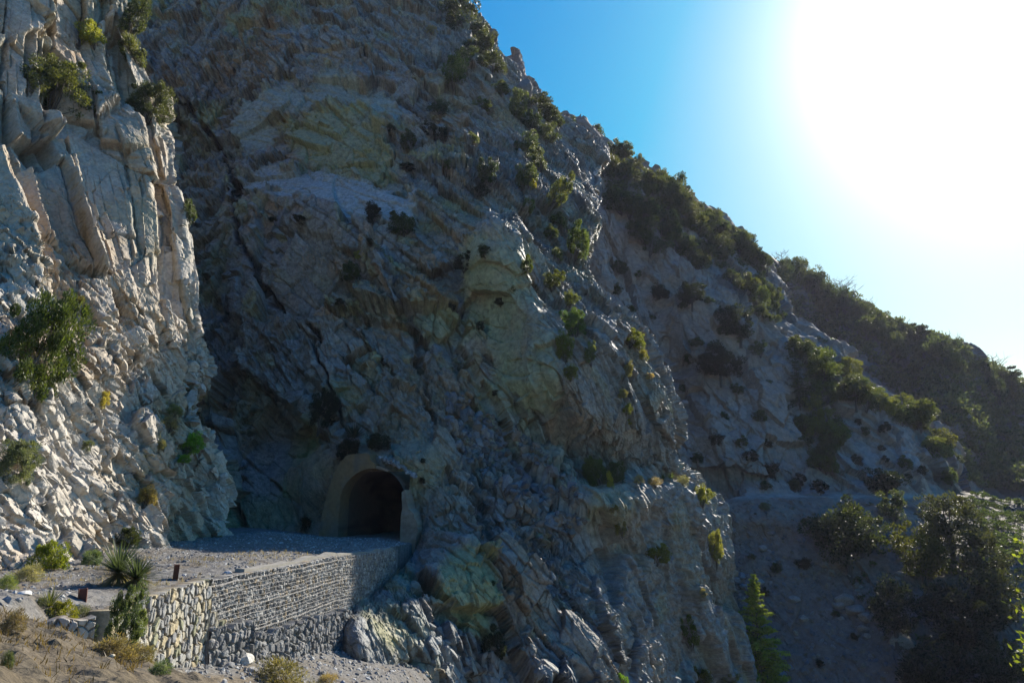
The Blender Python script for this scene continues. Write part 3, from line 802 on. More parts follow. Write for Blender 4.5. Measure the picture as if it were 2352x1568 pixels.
sg, pg = resample(gp, 120)
parts = []
for k in range(16):
    z0 = -.02 - k * .15
    ph = k * 1.3
    zz = g_top(pg[:, 1], sg) + z0 + .014 * np.sin(sg * .9 + ph) + .008 * np.sin(sg * 2.9 + ph * 2) - (.04 if k else 0)
    off = .125 + .012 * np.sin(sg * 1.1 + ph) + (.05 * np.sin(sg * .9) if k < 3 else 0)
    pts = np.stack([pg[:, 0] + off, pg[:, 1], zz], -1)
    parts.append(tube(pts, .0052 if k % 3 else .0075))
    if k % 6 == 1: parts.append(tube(pts + np.array([.01, 0, .03]), .008))
for y in np.arange(22.6, 42.3, .13):
    x0 = line_x(y) - .12
    zt = g_top(np.array([y]), np.array([y - 22.5]))[0]
    zz = np.linspace(zt, zt - 2.35, 8)
    parts.append(tube(np.stack([x0 + .165 + .02 * np.sin(zz * 6 + y * 3), y + .03 * np.sin(zz * 5 + y * 7), zz], -1), .0055, 3))
V, F, c = merge([(a, np.pad(b, ((0, 0), (0, 4 - b.shape[1])), 'edge'), c) for a, b, c in parts])
mesh_obj('wire_mesh', V - np.array(gab.location), F, M_WIRE, c, parent=gab)

fp = [(line_x(22.9) + .10, 22.9), (line_x(23.6) + .22, 23.6), (line_x(28) + .2, 28), (line_x(34.6) + .15, 34.6)]
V, F, c = wall_face(fp, lambda y, s: np.interp(y, [22.9, 25.3, 25.4, 26.6, 29.5, 30.8, 34.6], [-4.22, -4.3, -4.85, -4.95, -5.0, -5.12, -5.42]) + .06 * np.sin(s * 4.7) + .05 * np.sin(s * 11),
                    lambda y, s: -6.1 - .17 * (y - 24), .04, .55, (.22, .3), .10, [(.16,.16,.16),(.21,.21,.205),(.25,.24,.23),(.12,.12,.12)], [4,3,2,2], (.12,.12,.115), 321, mort_w=(.03,.3))
o = mesh_obj('stone_footing', V, F, M_STONE, c)
tag(o, 'grey rubble stone footing wall along the foot of the wire gabion', 'wall')

# concrete kerb on the gabion
ky = np.concatenate([np.linspace(25.4, 33.2, 30), np.linspace(33.2, 41.6, 20)])
bx = []
for y in np.linspace(25.4, 43.5, 70):
    x = line_x(y) - .42; z = g_top(np.array([y]), np.array([y - 22.5]))[0] - .02 + .03 * math.sin(y * 2.3)
    h = .11 + .03 * math.sin(y * 3.1)
    bx.append([(x + .17, y, z - .25), (x + .17, y, z + h), (x - .17, y, z + h + .02), (x - .17, y, z - .25)])
bx = np.array(bx); n = len(bx)
i = np.arange(n * 4).reshape(n, 4); j = np.roll(i, -1, 1)
F = np.concatenate([np.stack([i[:-1], i[1:], j[1:], j[:-1]], -1).reshape(-1, 4), np.array([[0, 1, 2, 3], [4 * n - 1, 4 * n - 2, 4 * n - 3, 4 * n - 4]])])
o = mesh_obj('concrete_kerb', bx.reshape(-1, 3), F, M_CONC, (.22, .21, .185))
tag(o, 'long pale concrete kerb along the top of the wire gabion', 'kerb')

# ---- tunnel mouth
por = empty('tunnel_portal', tuple(P_O)); tag(por, 'broken concrete tunnel mouth with dark arched opening at the foot of the cliff', 'tunnel')
def pl(a, z, d): return np.array([0, 0, z]) + P_RT * a + P_AX * d
HW, SPR = P_HW, P_SPR
def arch(n, grow=0.):
    r = HW + grow
    ang = np.linspace(math.pi, 0, n)
    pts = [(-r + P_AC, zz) for zz in np.linspace(-.7, SPR, 12)[:-1]] + [(P_AC + r * math.cos(t_), SPR + r * math.sin(t_)) for t_ in ang] + [(P_AC + r, zz) for zz in np.linspace(SPR, -.7, 12)[1:]]
    return np.array(pts)
def strip(inner, outer, d0, d1, nr=8, seed=1, amp=.03):
    """solid between two outlines: front, back, inside, outside and both ends"""
    inner = np.array(inner, float); outer = np.array(outer, float); n = len(inner)
    t = np.linspace(0, 1, nr)[:, None, None]
    A = inner[None] * (1 - t) + outer[None] * t
    def lay(d): return np.array([[pl(p[0], p[1], d) for p in row] for row in A])
    f = lay(d0); b = lay(d1)
    q = (f.reshape(-1, 3) * 1.7).astype(f32)
    f = f + (fbm(q, 3, seed) * amp).reshape(nr, n)[..., None] * P_AX
    loop = np.concatenate([f, b[::-1]])
    loop = np.concatenate([loop, f[:1]])
    V = loop.reshape(-1, 3); F = grid_faces(len(loop), n)
    caps = []
    m = 2 * nr
    for c0 in (0, n - 1):
        for k in range(nr - 1):
            a0, a1 = k, k + 1; b0, b1 = m - 1 - k, m - 2 - k
            q4 = [a0 * n + c0, a1 * n + c0, b1 * n + c0, b0 * n + c0]
            caps.append(q4 if c0 else q4[::-1])
    return V, np.concatenate([F, np.array(caps)])
outl = [to_portal(*p) for p in [(737,1262),(740,1215),(748,1170),(762,1118),(780,1072),(803,1045),(828,1042),(853,1041),(854,1050),(857,1059),(867,1066)]]
outl = np.array(outl)
ar = arch(60)
cut = int(np.argmin(np.hypot(ar[:, 0] - to_portal(868, 1080)[0], ar[:, 1] - to_portal(868, 1080)[1])))
inn = ar[:cut + 1]
seg = np.r_[0, np.cumsum(np.hypot(*np.diff(outl, axis=0).T))]; seg /= seg[-1]
fi = np.linspace(0, 1, len(inn))
# match by position: the corner points of the outline keep their places
key_in = np.interp(fi, [0, .16, .3, .43, .56, .68, .76, .84, .88, .92, 1.0], seg)
out_s = np.stack([np.interp(key_in, seg, outl[:, 0]), np.interp(key_in, seg, outl[:, 1])], -1)
V, F = strip(inn, out_s, -.45, 1.2, 10, 401, .05)
Qc = V.astype(f32)
cc = mixc(np.tile(np.array([.19, .122, .06], f32), (len(V), 1)), (.14, .115, .085), sstep(-.1, .4, fbm(Qc * f32(.8), 4, 402)))
wob = fbm(Qc * f32(1.2), 3, 411) * .05
la, lz = V @ P_RT - P_O @ P_RT, V[:, 2] - P_O[2]
jn = np.maximum(np.exp(-((lz + wob - 2.05) / .03) ** 2), np.exp(-((lz + wob - 3.75) / .03) ** 2)); jn = np.maximum(jn, np.exp(-((la + wob + 1.35) / .03) ** 2) * (lz > 3.4))
stn = sstep(.1, .45, fbm(np.stack([la * 2.6, lz * .35, 0 * la], -1).astype(f32), 4, 412))
cc = mixc(cc, (.10, .085, .065), .55 * stn); cc = mixc(cc, (.06, .05, .04), .7 * jn)
pale = np.exp(-((la + 2.75) / .3) ** 2 - ((lz - 1.75) / .42) ** 2) * sstep(-.5, .2, fbm(Qc * f32(2.5), 3, 413)); cc = mixc(cc, (.42, .36, .29), pale * .8)
mesh_obj('headwall', V, F, M_CONC, cc, parent=por)
inn2 = ar[cut:50]; gr = np.linspace(.22, .13, len(inn2))
cen = np.array([0, SPR]); dr = inn2 - np.array([[P_AC, min(SPR, p[1])] for p in inn2]); dr /= np.linalg.norm(dr, axis=1, keepdims=True) + 1e-9
V, F = strip(inn2, inn2 + dr * gr[:, None], -.38, 1.4, 4, 403, .03)
mesh_obj('arch_ring', V, F, M_CONC, (.22, .165, .115), parent=por)
# the broken right-hand pier
pr = [to_portal(*p) for p in [(929,1268),(929,1240),(930,1215),(931,1187),(933,1170),(934,1157),(934,1143),(933,1130)]]
po = [to_portal(*p) for p in [(963,1268),(963,1245),(967,1215),(967,1200),(960,1180),(946,1165),(944,1148),(939,1124)]]
tt = np.linspace(0, 1, 28); k0 = np.linspace(0, 1, 8)
I_ = np.stack([np.interp(tt, k0, [p[i] for p in pr]) for i in (0, 1)], -1); O_ = np.stack([np.interp(tt, k0, [p[i] for p in po]) for i in (0, 1)], -1)
O_ += (np.random.default_rng(4).random((28, 2)) - .5) * .09
V, F = strip(I_, O_, -.95, .7, 8, 405, .09)
V = V + np.stack([fbm((V * 1.9).astype(f32), 3, 406), fbm((V * 1.9).astype(f32) + 30, 3, 407), 0 * V[:, 0]], -1) * .06
mesh_obj('broken_pier', V, F, M_CONC, mixc(np.tile(np.array([.22, .185, .14], f32), (len(V), 1)), (.17, .14, .105), sstep(0, .4, fbm((V * 1.3).astype(f32), 3, 408))), parent=por)
# lining of the bore, bending to the right so no daylight shows
al = arch(30, .0)
rowsL = []
for k, d in enumerate(np.concatenate([np.linspace(-.3, 6, 14), np.linspace(7, 34, 28)])):
    sh = .012 * max(0, d - 5) ** 2
    rowsL.append([pl(p[0] * (1 + .012) + sh, p[1] * (1 + .01), d) for p in al])
rowsL = np.array(rowsL)
V = rowsL.reshape(-1, 3); V = V + (fbm((V * .8).astype(f32), 3, 409) * .06)[:, None] * np.array([.6, 0, .6])
F = grid_faces(*rowsL.shape[:2])[:, ::-1]
lastr = np.arange(len(al)) + (len(rowsL) - 1) * len(al); m_ = len(al)
F = np.concatenate([F, np.array([[lastr[i], lastr[i + 1], lastr[m_ - 2 - i], lastr[m_ - 1 - i]] for i in range(m_ // 2 - 1)])])
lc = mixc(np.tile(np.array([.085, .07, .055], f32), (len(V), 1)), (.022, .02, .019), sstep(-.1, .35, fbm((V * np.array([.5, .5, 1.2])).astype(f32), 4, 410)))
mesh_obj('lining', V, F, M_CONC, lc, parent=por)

# ---- stones
ico_t = (1 + 5 ** .5) / 2
ICO = np.array([(-1,ico_t,0),(1,ico_t,0),(-1,-ico_t,0),(1,-ico_t,0),(0,-1,ico_t),(0,1,ico_t),(0,-1,-ico_t),(0,1,-ico_t),(ico_t,0,-1),(ico_t,0,1),(-ico_t,0,-1),(-ico_t,0,1)]) / math.hypot(1, ico_t)
ICF = np.array([(0,11,5),(0,5,1),(0,1,7),(0,7,10),(0,10,11),(1,5,9),(5,11,4),(11,10,2),(10,7,6),(7,1,8),(3,9,4),(3,4,2),(3,2,6),(3,6,8),(3,8,9),(4,9,5),(2,4,11),(6,2,10),(8,6,7),(9,8,1)])
def rand_rot(n, r):
    q = r.normal(size=(n, 4)); q /= np.linalg.norm(q, axis=1, keepdims=True); w, x, y, z = q.T
    return np.stack([np.stack([1-2*(y*y+z*z), 2*(x*y-z*w), 2*(x*z+y*w)], -1), np.stack([2*(x*y+z*w), 1-2*(x*x+z*z), 2*(y*z-x*w)], -1), np.stack([2*(x*z-y*w), 2*(y*z+x*w), 1-2*(x*x+y*y)], -1)], 1)
def stones(pos, size, seed, cols):
    r = np.random.default_rng(seed); n = len(pos)
    b = ICO[None] * (1 + .5 * (r.random((n, 12, 1)) - .5)) * np.array([1, .75, .55])[None, None] * (.75 + .5 * r.random((n, 1, 3)))
    b = np.einsum('nij,nkj->nki', rand_rot(n, r), b) * np.asarray(size).reshape(-1, 1, 1)
    V = (b + pos[:, None]).reshape(-1, 3)
    F = (ICF[None] + 12 * np.arange(n)[:, None, None]).reshape(-1, 3)
    c = np.array(cols)[r.integers(0, len(cols), n)] * (.7 + .6 * r.random((n, 1)))
    return V, F, np.repeat(c, 12, 0)
GREY = [(.16,.16,.16),(.22,.22,.215),(.12,.12,.122),(.20,.18,.15),(.30,.30,.29)]
def on_ground(x, y):
    z, _ = ground_z(np.asarray(x, float), np.asarray(y, float)); return np.stack([x, y, z], -1)
r = np.random.default_rng(21)
# gravel over the road and below the wall
n = 13000
y = 11.5 + 36 * r.random(n) ** .8; x = xwall(y) - .5 - r.random(n) * 9
den = fbm(np.stack([x * .3, y * .3, 0 * x], -1).astype(f32), 3, 422); ok = (den > -.22) | (y > 28); x, y = x[ok], y[ok]
p1 = on_ground(x, y); s1 = .018 + .05 * r.random(len(x)) ** 3 + .05 * (r.random(len(x)) < .06) + .0007 * y
n = 4500
y2 = 14 + 22 * r.random(n); x2 = xwall(y2) + .15 + r.random(n) ** 1.3 * 6
p2 = on_ground(x2, y2); s2 = .03 + .12 * r.random(n) ** 3
V, F, c = stones(np.concatenate([p1, p2]), np.concatenate([s1, s2]), 23, GREY)
o = mesh_obj('gravel', V, F, M_STONE, c); tag(o, 'loose grey gravel and chips over the old road and under its wall', 'gravel', kind='stuff')
n = 700
yb = 4 + 6 * r.random(n); xb = -10 + 7.5 * r.random(n)
V, F, c = stones(on_ground(xb, yb), .006 + .03 * r.random(n) ** 4, 24, [(.40,.34,.25),(.3,.25,.18),(.45,.43,.40)])
o = mesh_obj('pebbles', V, F, M_STONE, c); tag(o, 'small pale pebbles on the brown earth bank', 'pebbles', kind='stuff')

def scatter(poly, n, surf, seed, jit=0):
    """surface points of one cliff whose place in the photograph falls in the outline"""
    Vv, x, y, d = next((a[1:] for a in SURF if a[0] == surf))
    m = np.nonzero((d > 1) & (x > min(p[0] for p in poly)) & (x < max(p[0] for p in poly)) & (y > min(p[1] for p in poly)) & (y < max(p[1] for p in poly)))[0]
    m = m[inpoly(x[m], y[m], poly)]
    r_ = np.random.default_rng(seed)
    k = r_.choice(m, min(n, len(m)), replace=False)
    return Vv[k].astype(float), d[k], x[k], y[k]
ch1 = [(1020,905),(1060,905),(1140,960),(1230,1020),(1290,1080),(1340,1140),(1280,1215),(1180,1150),(1080,1060),(1030,990)]
ch2 = [(1150,1090),(1290,1120),(1350,1190),(1260,1260),(1160,1200)]
pa1 = scatter(ch1, 1500, 'B', 31); pa2 = scatter(ch2, 700, 'B', 32)
pos = np.concatenate([pa1[0], pa2[0]]); rr = np.random.default_rng(33).random(len(pos))
V, F, c = stones(pos, .07 + .50 * rr ** 5 + .1 * rr, 34, [(.14,.145,.15),(.17,.165,.155),(.16,.13,.10),(.11,.11,.115)])
o = mesh_obj('rubble', V, F, M_STONE, c); tag(o, 'blocky grey scree filling the chute on the shaded cliff', 'scree', kind='stuff')
pc = scatter([(1640,1150),(1850,1150),(1900,1230),(2000,1330),(2060,1440),(2100,1568),(1690,1568),(1660,1350)], 2600, 'C', 36)
pc2 = scatter([(1650,1250),(1690,1250),(1760,1480),(1800,1568),(1700,1568)], 700, 'C', 37)
pos = np.concatenate([pc[0], pc2[0]]); rr = np.random.default_rng(38).random(len(pos))
V, F, c = stones(pos, .05 + .34 * rr ** 9 + .05 * rr, 39, [(.13,.115,.105),(.17,.15,.13),(.12,.12,.125),(.18,.145,.10)])
o = mesh_obj('rubble', V, F, M_STONE, c); tag(o, 'scattered stones over the brown scree slope across the canyon', 'scree', kind='stuff')
pt = np.array([P_O + pl(a, z, d) for a, z, d in zip(.2 + 2.6 * r.random(420), 4.9 + .1 * r.random(420), -.2 + 1.8 * r.random(420))])
pt[:, 2] = P_O[2] + 4.72 + .75 * (1 - ((pt - P_O) @ P_RT - .2) / 2.6) * (.5 + .5 * r.random(420)) + .25 * ((pt - P_O) @ P_AX) - .42 * np.maximum(0, (pt - P_O) @ P_RT - 1.2)
V, F, c = stones(pt, .05 + .16 * r.random(420) ** 2, 41, [(.20,.20,.20),(.26,.25,.23),(.17,.17,.17)])
o = mesh_obj('rubble', V, F, M_STONE, c); tag(o, 'pile of fallen stones on top of the tunnel arch', 'rubble', kind='stuff')

def boulder(px, py, wpx, label, col=(.45,.43,.39), seed=1, squash=.75, only=None, name='boulder', lift=.2, group=None, tall=1.0):
    h = hit(px, py, only); P0, d = h[0], h[1]
    rad = wpx * d / FPX / 2
    b = bpy.data.meshes.new('tmp'); import bmesh
    bm = bmesh.new(); bmesh.ops.create_icosphere(bm, subdivisions=4, radius=1)
    Vb = np.array([v.co[:] for v in bm.verts]); Fb = np.array([[v.index for v in f.verts] for f in bm.faces]); bm.free(); bpy.data.meshes.remove(b)
    q = Vb.astype(f32)
    # flatten against random planes for a broken look
    r_ = np.random.default_rng(seed)
    for _ in range(9):
        nrm = r_.normal(size=3); nrm /= np.linalg.norm(nrm); hgt = .62 + .25 * r_.random()
        over = np.maximum(Vb @ nrm - hgt, 0); Vb = Vb - over[:, None] * nrm[None] * .9
    Vb = Vb + (fbm(q * f32(2.2), 4, seed) * .10)[:, None] * Vb
    Vb = Vb * np.array([1, .9, squash * tall]) * rad
    cc = np.array(col, f32) * (1 + .2 * fbm(q * f32(3), 3, seed + 2))[:, None]
    o = mesh_obj(name, Vb, Fb, M_STONE, cc)
    o.location = P0 + np.array([0, 0, rad * squash * lift]); o.rotation_euler = (0, 0, r_.random() * 6)
    tag(o, label, 'rock', group)
    return o
boulder(561, 1520, 44, 'large white boulder lying against the corner of the stone wall', (.50,.48,.43), 3, .7, 'G', lift=.35)
boulder(578, 1540, 30, 'grey rock just below the large white boulder', (.30,.30,.30), 4, .6, 'G')
boulder(531, 1527, 26, 'small dark grey rock tucked under the stone wall corner left of the white boulder', (.2,.2,.2), 5, .6, 'G')
boulder(642, 1540, 30, 'pale flat rock among dry grass under the footing wall', (.42,.41,.39), 6, .5, 'G')
boulder(54, 1362, 36, 'white slab of rock on the gravel at the left edge', (.5,.49,.46), 7, .4, 'G')
boulder(150, 1441, 26, 'rounded pale stone on the crest of the brown bank', (.42,.37,.30), 8, .6, 'G')
boulder(200, 1449, 20, 'half buried light stone on the bank next to the rounded pale stone', (.45,.43,.40), 9, .5, 'G')
boulder(254, 1503, 12, 'small cream stone on the shaded face of the brown bank', (.48,.42,.3), 10, .7, 'G')
boulder(20, 1560, 60, 'grey rock in the bottom left corner of the bank', (.30,.30,.30), 11, .7, 'G')
boulder(537, 1326, 20, 'grey stone on the road edge above the left end of the gabion', (.34,.34,.35), 12, .6, 'G')
boulder(560, 1306, 22, 'long pale stone on the road above the gabion kerb', (.40,.39,.37), 13, .4, 'G')
boulder(1206, 205, 46, 'bare rock pinnacle standing on the skyline of the main cliff', (.15,.135,.125), 15, 1.0, 'B', name='rock_pinnacle', lift=.1, tall=1.25)
for k, (x, y, w) in enumerate([(1757,1257,26),(1775,1290,14),(1745,1335,24),(1820,1375,30),(1885,1215,14),(1905,1215,14),(2065,1315,20),(2060,1325,16)]):
    boulder(x, y, w, ['pale rock high on the brown scree beyond the cliff edge','small rock just below the pale high rock on the scree','long tan rock on the scree above the conifer top','flat tan rock in the middle of the brown scree','', '', '', ''][k] or 'pale rock lying on the brown scree between the dark trees', (.25,.22,.19), 40 + k, .6, 'C', group='rocks on the far scree')
for k, (x, y, w) in enumerate([(1937,1379,48),(1928,1390,30),(1962,1400,48),(1985,1415,36),(1842,1418,26),(2070,1552-80,60),(1978,1440,22),(1988,1458,20),(1930,1418,16),(1965,1340,16),(1892,1296,22),(1980,1345,16),(1968,1352,14),(1972,1366,14),(2064,1415,24)]):
    boulder(x, y, w, 'tan block in the rockfall streak down the scree below the large dark oak', (.26,.215,.17), 60 + k, .6, 'C', group='rockfall blocks on the scree')
for k, (x, y, w) in enumerate([(1772,1528,26),(1790,1580-30,34),(1745,1545,20),(1700,1320,26),(1690,1332,22),(1707,1345,18),(1812,1530,20),(1680,1310,16)]):
    boulder(x, y, w, 'blue grey block in the rock pile between the cliff foot and the conifer', (.17,.18,.185), 90 + k, .7, 'C', group='blocks at the cliff foot')
boulder(1572, 926, 22, 'pale boulder on the shaded slope beside the cliff edge', (.28,.26,.25), 120, .7, 'C')

def post(px, py, hpx, wpx, label, lean):
    h = hit(px, py, 'G'); P0, d = h[0], h[1]
    H = hpx * d / FPX; w = wpx * d / FPX / 2
    root = empty('metal_post', tuple(P0)); tag(root, label, 'post')
    # an H-section stump: two flanges and a web
    parts = []
    def box(x0, x1, y0, y1, z0, z1):
        v = np.array([(x, y, z) for x in (x0, x1) for y in (y0, y1) for z in (z0, z1)], float)
        return v, np.array([[0,1,3,2],[4,6,7,5],[0,4,5,1],[2,3,7,6],[0,2,6,4],[1,5,7,3]]), (1, 1, 1)
    tk = w * .22
    a = merge([box(-w, -w + tk, -w, w, -.3, H), box(w - tk, w, -w, w, -.3, H * .985)])
    b = merge([box(-w + tk, w - tk, -tk / 2, tk / 2, -.3, H * .97)])
    f = mesh_obj('flange', *a[:2], M_RUST, parent=root); g_ = mesh_obj('web', *b[:2], M_RUST, parent=root)
    root.rotation_euler = (lean, lean * .6, .5)
post(401, 1329, 33, 11, 'tall rusty metal guard post above the stone wall', .05)
post(189, 1373, 25, 18, 'short rusty metal stump between the big yucca and the small one', -.06)
# ------------------------------------------------------------------ plants
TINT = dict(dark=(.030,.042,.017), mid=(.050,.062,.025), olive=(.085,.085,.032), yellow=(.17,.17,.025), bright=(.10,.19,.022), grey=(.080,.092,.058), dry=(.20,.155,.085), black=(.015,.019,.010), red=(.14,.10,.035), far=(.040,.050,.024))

def leaves(cen, dirs, length, width, r, tone):
    """rhombic leaves: n centres, directions -> verts, quads, tone"""
    n = len(cen)
    d = dirs / (np.linalg.norm(dirs, axis=1, keepdims=True) + 1e-9)
    q = r.normal(size=(n, 3)); sd = np.cross(d, q); sd /= np.linalg.norm(sd, axis=1, keepdims=True) + 1e-9
    L = np.asarray(length).reshape(-1, 1) * (.6 + .8 * r.random((n, 1))); Wd = np.asarray(width).reshape(-1, 1) * (.6 + .8 * r.random((n, 1)))
    V = np.stack([cen - d * L * .5, cen + sd * Wd * .5, cen + d * L * .5, cen - sd * Wd * .5], 1).reshape(-1, 3)
    F = np.arange(4 * n).reshape(n, 4)
    c = np.repeat(np.broadcast_to(tone, (n, 3)), 4, 0)
    return V, F, c

def blob_points(nc, nl, r, flat=.8, low=-.25, spread=.75, rad=(.20, .36), skew=0.):
    """leaf clumps spread through a crown: centres, outward directions, per-leaf tone"""
    cen = []
    while len(cen) < nc:
        p = r.uniform(-1, 1, 3)
        if p @ p < 1 and p[2] > low: cen.append(p * spread * (.6 + .4 * r.random()) / max(.35, np.linalg.norm(p)) * (.45 + .55 * r.random() ** .5))
    cen = np.array(cen); cr = r.uniform(*rad, nc)
    P, Dn, T = [], [], []
    for k in range(nc):
        u = r.normal(size=(nl, 3)); u /= np.linalg.norm(u, axis=1, keepdims=True)
        rr = cr[k] * (.35 + .65 * r.random((nl, 1)) ** .6)
        P.append(cen[k] + u * rr * np.array([1, 1, .85])); Dn.append(u + np.array([0, 0, .55]) + .5 * r.normal(size=(nl, 3)) + cen[k] * .5)
        hue = r.random()
        T.append(np.array([.75 + .55 * hue, .8 + .4 * hue, .75 + .4 * r.random()])[None] * (.75 + .5 * r.random((nl, 1))))
    P = np.concatenate(P); P[:, 2] = P[:, 2] * flat
    return P, np.concatenate(Dn), np.concatenate(T), cen * np.array([1, 1, flat])

def twigs(base, tips, r, rad=.02, sides=4, col=(1, 1, 1)):
    parts = []
    for tpt in tips:
        mid = base * .5 + tpt * .5 + r.normal(size=3) * .08 * np.linalg.norm(tpt - base)
        parts.append(tube([base, base * .7 + mid * .3, mid, tpt], np.array([1, .8, .55, .2]) * rad, sides, col))
    V, F, c = merge(parts)
    return V, F

PROTO = {}
def shrub_proto(key, seed, nc, nl, leaf, wid=.45, **kw):
    kw.setdefault('low', -.6)
    r = np.random.default_rng(seed)
    P, Dn, T, cen = blob_points(nc, nl, r, **kw)
    P = P + np.array([0, 0, .42])
    V, F, c = leaves(P, Dn, leaf, leaf * wid, r, T)
    fo = mesh_obj('foliage', V, F, M_LEAF, c, link=False)
    tv, tf = twigs(np.array([0, 0, -.45]), cen[:12] * .7 + np.array([0, 0, .42]), r, .02)
    st = mesh_obj('stem', tv, tf, M_BARK, link=False)
    PROTO[key] = (fo, st)
for k in range(4): shrub_proto('small%d' % k, 500 + k, 20, 120, .12, flat=.85, rad=(.18, .42), spread=.8)
for k in range(3): shrub_proto('mid%d' % k, 520 + k, 34, 150, .095, flat=.85, rad=(.12, .34), spread=.92)
for k in range(2): shrub_proto('fine%d' % k, 540 + k, 70, 260, .052, flat=.9, rad=(.08, .25), spread=.95)
for k in range(2): shrub_proto('wispy%d' % k, 560 + k, 60, 40, .20, wid=.10, flat=1.0, rad=(.15, .3))
shrub_proto('broad', 580, 70, 90, .075, wid=.6, flat=.9, rad=(.12, .26), spread=.8)

NSHRUB = 0
def put(o, parent=None):
    c = o.copy(); COL.objects.link(c)
    if parent is not None: c.parent = parent
    return c

def shrub(px, py, w, h, tint, label, key=None, only=None, group=None, name='shrub', cat='shrub', out=.25, parts=None, Yd=None):
    """a shrub whose crown is centred on a pixel of the photograph, rooted on the rock behind it"""
    global NSHRUB
    NSHRUB += 1
    r = random.Random(NSHRUB * 77 + 5)
    g = hit(px, min(py + h * .25, 1900), only)
    if g is None: return None
    P0, d = g[0], g[1]
    if Yd: P0 = at(px, py + h * .4, Yd); d = float(np.linalg.norm(P0)) * .95
    rx = 1.13 * w * d / FPX / 2; rz = 1.08 * h * d / FPX / 1.35
    lean = (r.gauss(0, .22), r.gauss(0, .22))
    if key is None:
        big = w
        key = ('fine%d' % r.randrange(2)) if big > 80 else ('mid%d' % r.randrange(3)) if big > 24 else 'small%d' % r.randrange(4)
    elif key in ('small', 'mid', 'fine', 'wispy'):
        key = key + str(r.randrange({'small': 4, 'mid': 3, 'fine': 2, 'wispy': 2}[key]))
    fo, st = PROTO[key]
    toc = -P0 / np.linalg.norm(P0)
    loc = P0 + toc * rx * out - np.array([0, 0, rz * .12])
    tc = TINT[tint] if isinstance(tint, str) else tint
    j = 1.2 + .45 * r.random()
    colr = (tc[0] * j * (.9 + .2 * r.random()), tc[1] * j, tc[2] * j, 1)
    if parts is None: parts = w > 26
    if parts:
        root = empty(name, tuple(loc), 0, (rx * r.uniform(.85, 1.2), rx * r.uniform(.85, 1.1), rz)); root.rotation_euler = (*lean, r.random() * 6.28)
        a = put(fo, root); put(st, root); a.color = colr
    else:
        root = put(fo); root.name = name; root.location = loc; root.rotation_euler = (*lean, r.random() * 6.28); root.scale = (rx * r.uniform(.85, 1.25), rx * r.uniform(.8, 1.1), rz); root.color = colr
    tag(root, label, cat, group)
    return root

# ---- shrubs on the near sunlit cliff
A_ = [
 (132,200,150,125,'mid','round dark green bush on a high ledge of the sunlit cliff','fine'),
 (215,78,58,62,'yellow','small yellow green bush near the top of the sunlit cliff','mid'),
 (318,30,62,110,'mid','shaggy green bush highest on the outer edge of the sunlit cliff','mid'),
 (318,112,66,80,'olive','olive bush on the sunlit cliff edge between two taller green bushes','mid'),
 (338,232,98,108,'mid','wide green bush hanging on the upper outer edge of the sunlit cliff','fine'),
 (449,470,32,66,'mid','narrow green shrub sticking out from the middle of the sunlit cliff edge','mid'),
 (62,790,178,270,(.045,.060,.014),'largest leafy green bush against the sunlit cliff at the left edge','fine'),
 (40,1062,92,105,'grey','grey green bush on the pale lower rock at the left edge','fine'),
 (434,1014,50,52,'bright','vivid bright green bush low on the sunlit cliff nose','mid'),
 (424,1054,34,22,'bright','flat bright green clump just under the vivid bright green bush','mid'),
 (335,1138,50,48,(.15,.12,.05),'brownish dry bush above the fallen slabs at the cliff foot','mid'),
 (238,918,32,36,(.20,.16,.04),'small straw yellow tuft in the middle of the pale cliff','small'),
 (182,688,30,24,'olive','tiny olive shrub beneath the tall rock ribs','small'),
 (205,1022,26,22,'grey','tiny grey shrub on the pale lower cliff','small'),
 (497,1226,34,46,(.07,.10,.04),'feathery green shrub at the foot of the cliff nose beside the road','wispy'),
 (392,968,44,34,'dry','dry grassy shrub on the ledge above the vivid bright green bush','wispy'),
 (402,940,44,30,(.16,.15,.06),'pale grassy clump on the shoulder of the cliff nose','wispy'),
 (372,1020,30,26,(.12,.12,.05),'small sparse shrub left of the vivid bright green bush','wispy'),
 (470,905,30,34,'dry','dry tuft at the edge of shadow on the cliff nose','wispy'),
 (290,1240,60,50,(.035,.045,.02),'dark shrub in the hollow behind the fallen slabs at the cliff foot','mid'),
]
for x, y, w, h, t_, lab, key in A_: shrub(x, y, w, h, t_, lab, key, 'A')
